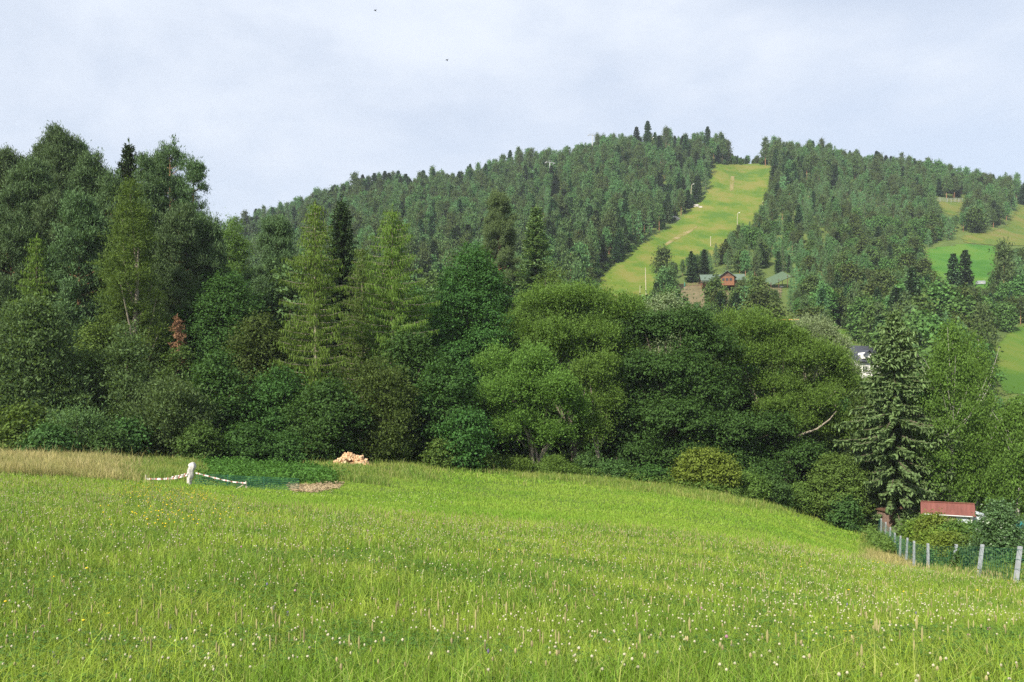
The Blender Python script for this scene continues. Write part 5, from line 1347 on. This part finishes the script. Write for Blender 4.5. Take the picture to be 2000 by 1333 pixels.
tag(sm.build("straw_mulch", M["straw"]), "pale straw lying along the near edge of the garden patch", "straw", kind="stuff")

# flowers: stems, clover heads, plantain heads
M["stem"] = leaf_mat("flower_stem", (.15, .22, .05), .2, .2)
M["fwhite"] = leaf_mat("white_clover", (.54, .50, .36), .15, .2, hue=0)
M["fpink"] = leaf_mat("pink_clover", (.48, .26, .34), .15, .2, hue=0)
M["fpurple"] = leaf_mat("purple_vetch", (.22, .18, .34), .15, .25, hue=0)
M["ftan"] = leaf_mat("plantain_head", (.36, .31, .16), .1, .3, hue=0)
M["fyell"] = leaf_mat("yellow_flower", (.80, .60, .03), .15, .15, hue=0)
M["fseed"] = leaf_mat("grass_seed_head", (.36, .33, .15), .2, .3, hue=0)
def ball(mb, p, rx, rz, mi):
    """little faceted heads at p"""
    n = len(p); k = 6; th = np.arange(k) / k * 2 * pi
    lv = [(-.9, .45), (-.2, 1.0), (.5, .85), (1.0, .25)]
    rx = np.broadcast_to(rx, (n,))[:, None]; rz = np.broadcast_to(rz, (n,))[:, None]
    v = np.concatenate([np.stack([p[:, None, 0] + rx * r * np.cos(th), p[:, None, 1] + rx * r * np.sin(th), p[:, None, 2] + rz * zz + 0 * th], -1) for zz, r in lv], 1)
    b = np.arange(n)[:, None, None] * (k * 4); i = np.arange(k)
    f = np.concatenate([np.stack([l * k + i, l * k + (i + 1) % k, (l + 1) * k + (i + 1) % k, (l + 1) * k + i], 1) for l in range(3)] + [np.array([[18, 19, 20, 21], [18, 21, 22, 23]])])
    mb.add(v.reshape(-1, 3), (b + f[None]).reshape(-1, 4), mi)
def stems(mb, p, top, w, mi):
    n = len(p); a = rng.uniform(0, pi, n); b = np.stack([np.cos(a), np.sin(a), np.zeros(n)], 1) * np.broadcast_to(w, (n,))[:, None] / 2
    mb.soup(np.stack([p - b, p + b, top + b, top - b], 1), mi)
fm = MB()
FM = [M["stem"], M["fwhite"], M["ftan"], M["fseed"], M["fyell"], M["fpink"], M["fpurple"]]
for y0, y1, dn in ((3.3, 9, .8), (9, 18, .42), (18, 30, .22), (30, 46, .10)):
    for mi, dens, hh, rx, rz, thr in ((1, 38, .22, .0075, .0074, .36), (2, 9, .26, .006, .013, .35), (3, 12, .38, .005, .03, .2), (4, .5, .30, .012, .006, .55), (5, .25, .26, .011, .010, .5), (6, .2, .24, .008, .014, .5)):
        x, y, z, px, py = sample(y0, y1, dens * dn * (1.7 if mi == 3 and y0 > 15 else 1))
        b1 = np.interp(px, B1[:, 0], B1[:, 1])
        fxl = np.interp(y, [18, 24, 30, 40, 50], [2400, 1975, 1905, 1815, 1775]) + 30
        s = (py > b1 + 4) & (px < fxl) & (patch(x, y, .55, mi) * .6 + patch(x, y, 2.1, mi + 4) * .4 + rng.normal(size=len(x)) * .12 > thr)
        p = np.stack([x, y, z], 1)[s]; n = len(p)
        if n == 0: continue
        g = 1 + (y1 > 12) * .25 + (y1 > 20) * .35
        t = p + np.stack([rng.normal(size=n) * .04, rng.normal(size=n) * .04, hh * rng.uniform(.7, 1.2, n)], 1)
        stems(fm, p, t, .003 * g, 0); ball(fm, t, rx * g * rng.uniform(.75, 1.2, n), rz * g * rng.uniform(.8, 1.2, n), mi)
# drifts of yellow flowers on the left and by the fence, cream umbels in the mown grass
for cx, cy, sx, sy, num, mi in ((350, 985, 55, 20, 110, 4), (260, 975, 30, 12, 60, 4), (390, 985, 30, 8, 60, 4), (1770, 1118, 40, 8, 40, 4), (800, 985, 60, 10, 50, 1), (560, 975, 60, 8, 25, 1), (330, 1040, 80, 14, 60, 4)):
    for _ in range(num):
        q = hit(rng.normal(cx, sx), rng.normal(cy, sy), 8); t = q + np.array([rng.normal() * .05, rng.normal() * .05, rng.uniform(.25, .45)])
        stems(fm, q[None], t[None], .006, 0); ball(fm, t[None], .016 if mi == 4 else .03, .010, mi)
tag(fm.build("wildflowers", FM), "white clover, plantain heads and seed heads scattered through the meadow", "wildflowers", kind="stuff")
# flowers one can pick out in the foreground
def flower(px, py, col, label, cat, kind="clover"):
    q = hit(px, py + 22, 3.3); h = max(.12, 24 / FPX * q[1] + .06)
    z = ZC + (HZ - py) / FPX * q[1]; h = max(.15, z - q[2])
    o = empty(kind + "_flower", q, rng.uniform(0, 6), label, cat, "single flowers in the foreground meadow")
    MB().tube([[0, 0, 0], [.012, 0, h * .6], [0, 0, h]], .0022, 5).build("stem", M["stem"], o)
    b = MB()
    if kind == "buttercup":
        for k in range(5):
            a = k * 2 * pi / 5; b.soup(leaves(np.array([[cos(a) * .011, sin(a) * .011, h + .004]]), np.array([[cos(a), sin(a), .4]]), np.array([[0, 0, 1.0]]), .022, .018))
    else:
        m = 60 if kind == "clover" else 34; d = rdir(rng, m); rr = .014 if kind == "clover" else .010; zs = 1 if kind == "clover" else 2.3
        c = np.array([0, 0, h]) + d * np.array([rr, rr, rr * zs]) * .75
        b.soup(leaves(c, d + np.array([0, 0, .5]), rdir(rng, m), .013, .007))
    b.build("flower_head", M[col], o)
for px, py, col, lab, cat, kd in ((130, 1196, "fpink", "highest of the three pink clovers low on the left", "clover", "clover"), (136, 1231, "fpink", "pink clover below the highest one low on the left", "clover", "clover"), (84, 1244, "fpink", "pink clover nearest the left edge of the meadow", "clover", "clover"),
        (276, 1191, "fpurple", "dark purple vetch spike standing alone in the left meadow", "vetch", "vetch"), (57, 1169, "fpurple", "pale violet vetch at the left edge of the meadow", "vetch", "vetch"), (334, 1244, "fpurple", "violet vetch above a clover in the lower left meadow", "vetch", "vetch"),
        (105, 1307, "fpurple", "violet vetch near the lower left corner", "vetch", "vetch"), (535, 1199, "fpurple", "bluish vetch left of the meadow's middle", "vetch", "vetch"), (562, 1212, "fpurple", "taller bluish vetch next to another left of the meadow's middle", "vetch", "vetch"),
        (1651, 1250, "fyell", "left one of a close pair of yellow buttercups", "buttercup", "buttercup"), (1659, 1250, "fyell", "right one of a close pair of yellow buttercups", "buttercup", "buttercup"), (1799, 1160, "fyell", "single yellow buttercup in the meadow in front of the fence", "buttercup", "buttercup"),
        (1994, 1176, "fyell", "yellow buttercup at the right edge of the meadow", "buttercup", "buttercup"), (1932, 1243, "fpink", "pink clover in the meadow at the lower right", "clover", "clover"), (1892, 1260, "fpink", "paler pink clover left of another at the lower right", "clover", "clover"),
        (1684, 1330, "fpink", "pink clover cut by the bottom edge of the photo", "clover", "clover"), (1430, 1282, "fpurple", "violet vetch among broad clover leaves at the bottom", "vetch", "vetch"), (1160, 1168, "fpink", "rosy clover in the centre right of the meadow", "clover", "clover"),
        (210, 1215, "fyell", "orange-yellow buttercup in the left meadow below the dark purple vetch", "buttercup", "buttercup")):
    flower(px, py, col, lab, cat, kd)

# ------------------------------------------------------------------ the hazy air over the valley
hm = bpy.data.materials.new("haze_air"); hm.use_nodes = True
hn, hl = hm.node_tree.nodes, hm.node_tree.links
hn.remove(hn["Principled BSDF"])
pv = hn.new("ShaderNodeVolumePrincipled")
pv.inputs["Color"].default_value = (.80, .88, 1.0, 1); pv.inputs["Density"].default_value = 0.00015; pv.inputs["Anisotropy"].default_value = 0.2
hl.new(pv.outputs["Volume"], hn["Material Output"].inputs["Volume"])
lowest, highest = float(GZ.min()), float(max(GZ.max(), 260))
HB = MB(); HB.box((0, 0, (lowest - 1 + highest + 30) / 2), (3600, 3600, highest + 30 - lowest + 1))
haze = HB.build("haze", hm)
tag(haze, "thin bluish haze in the air over the valley", "haze", kind="stuff")
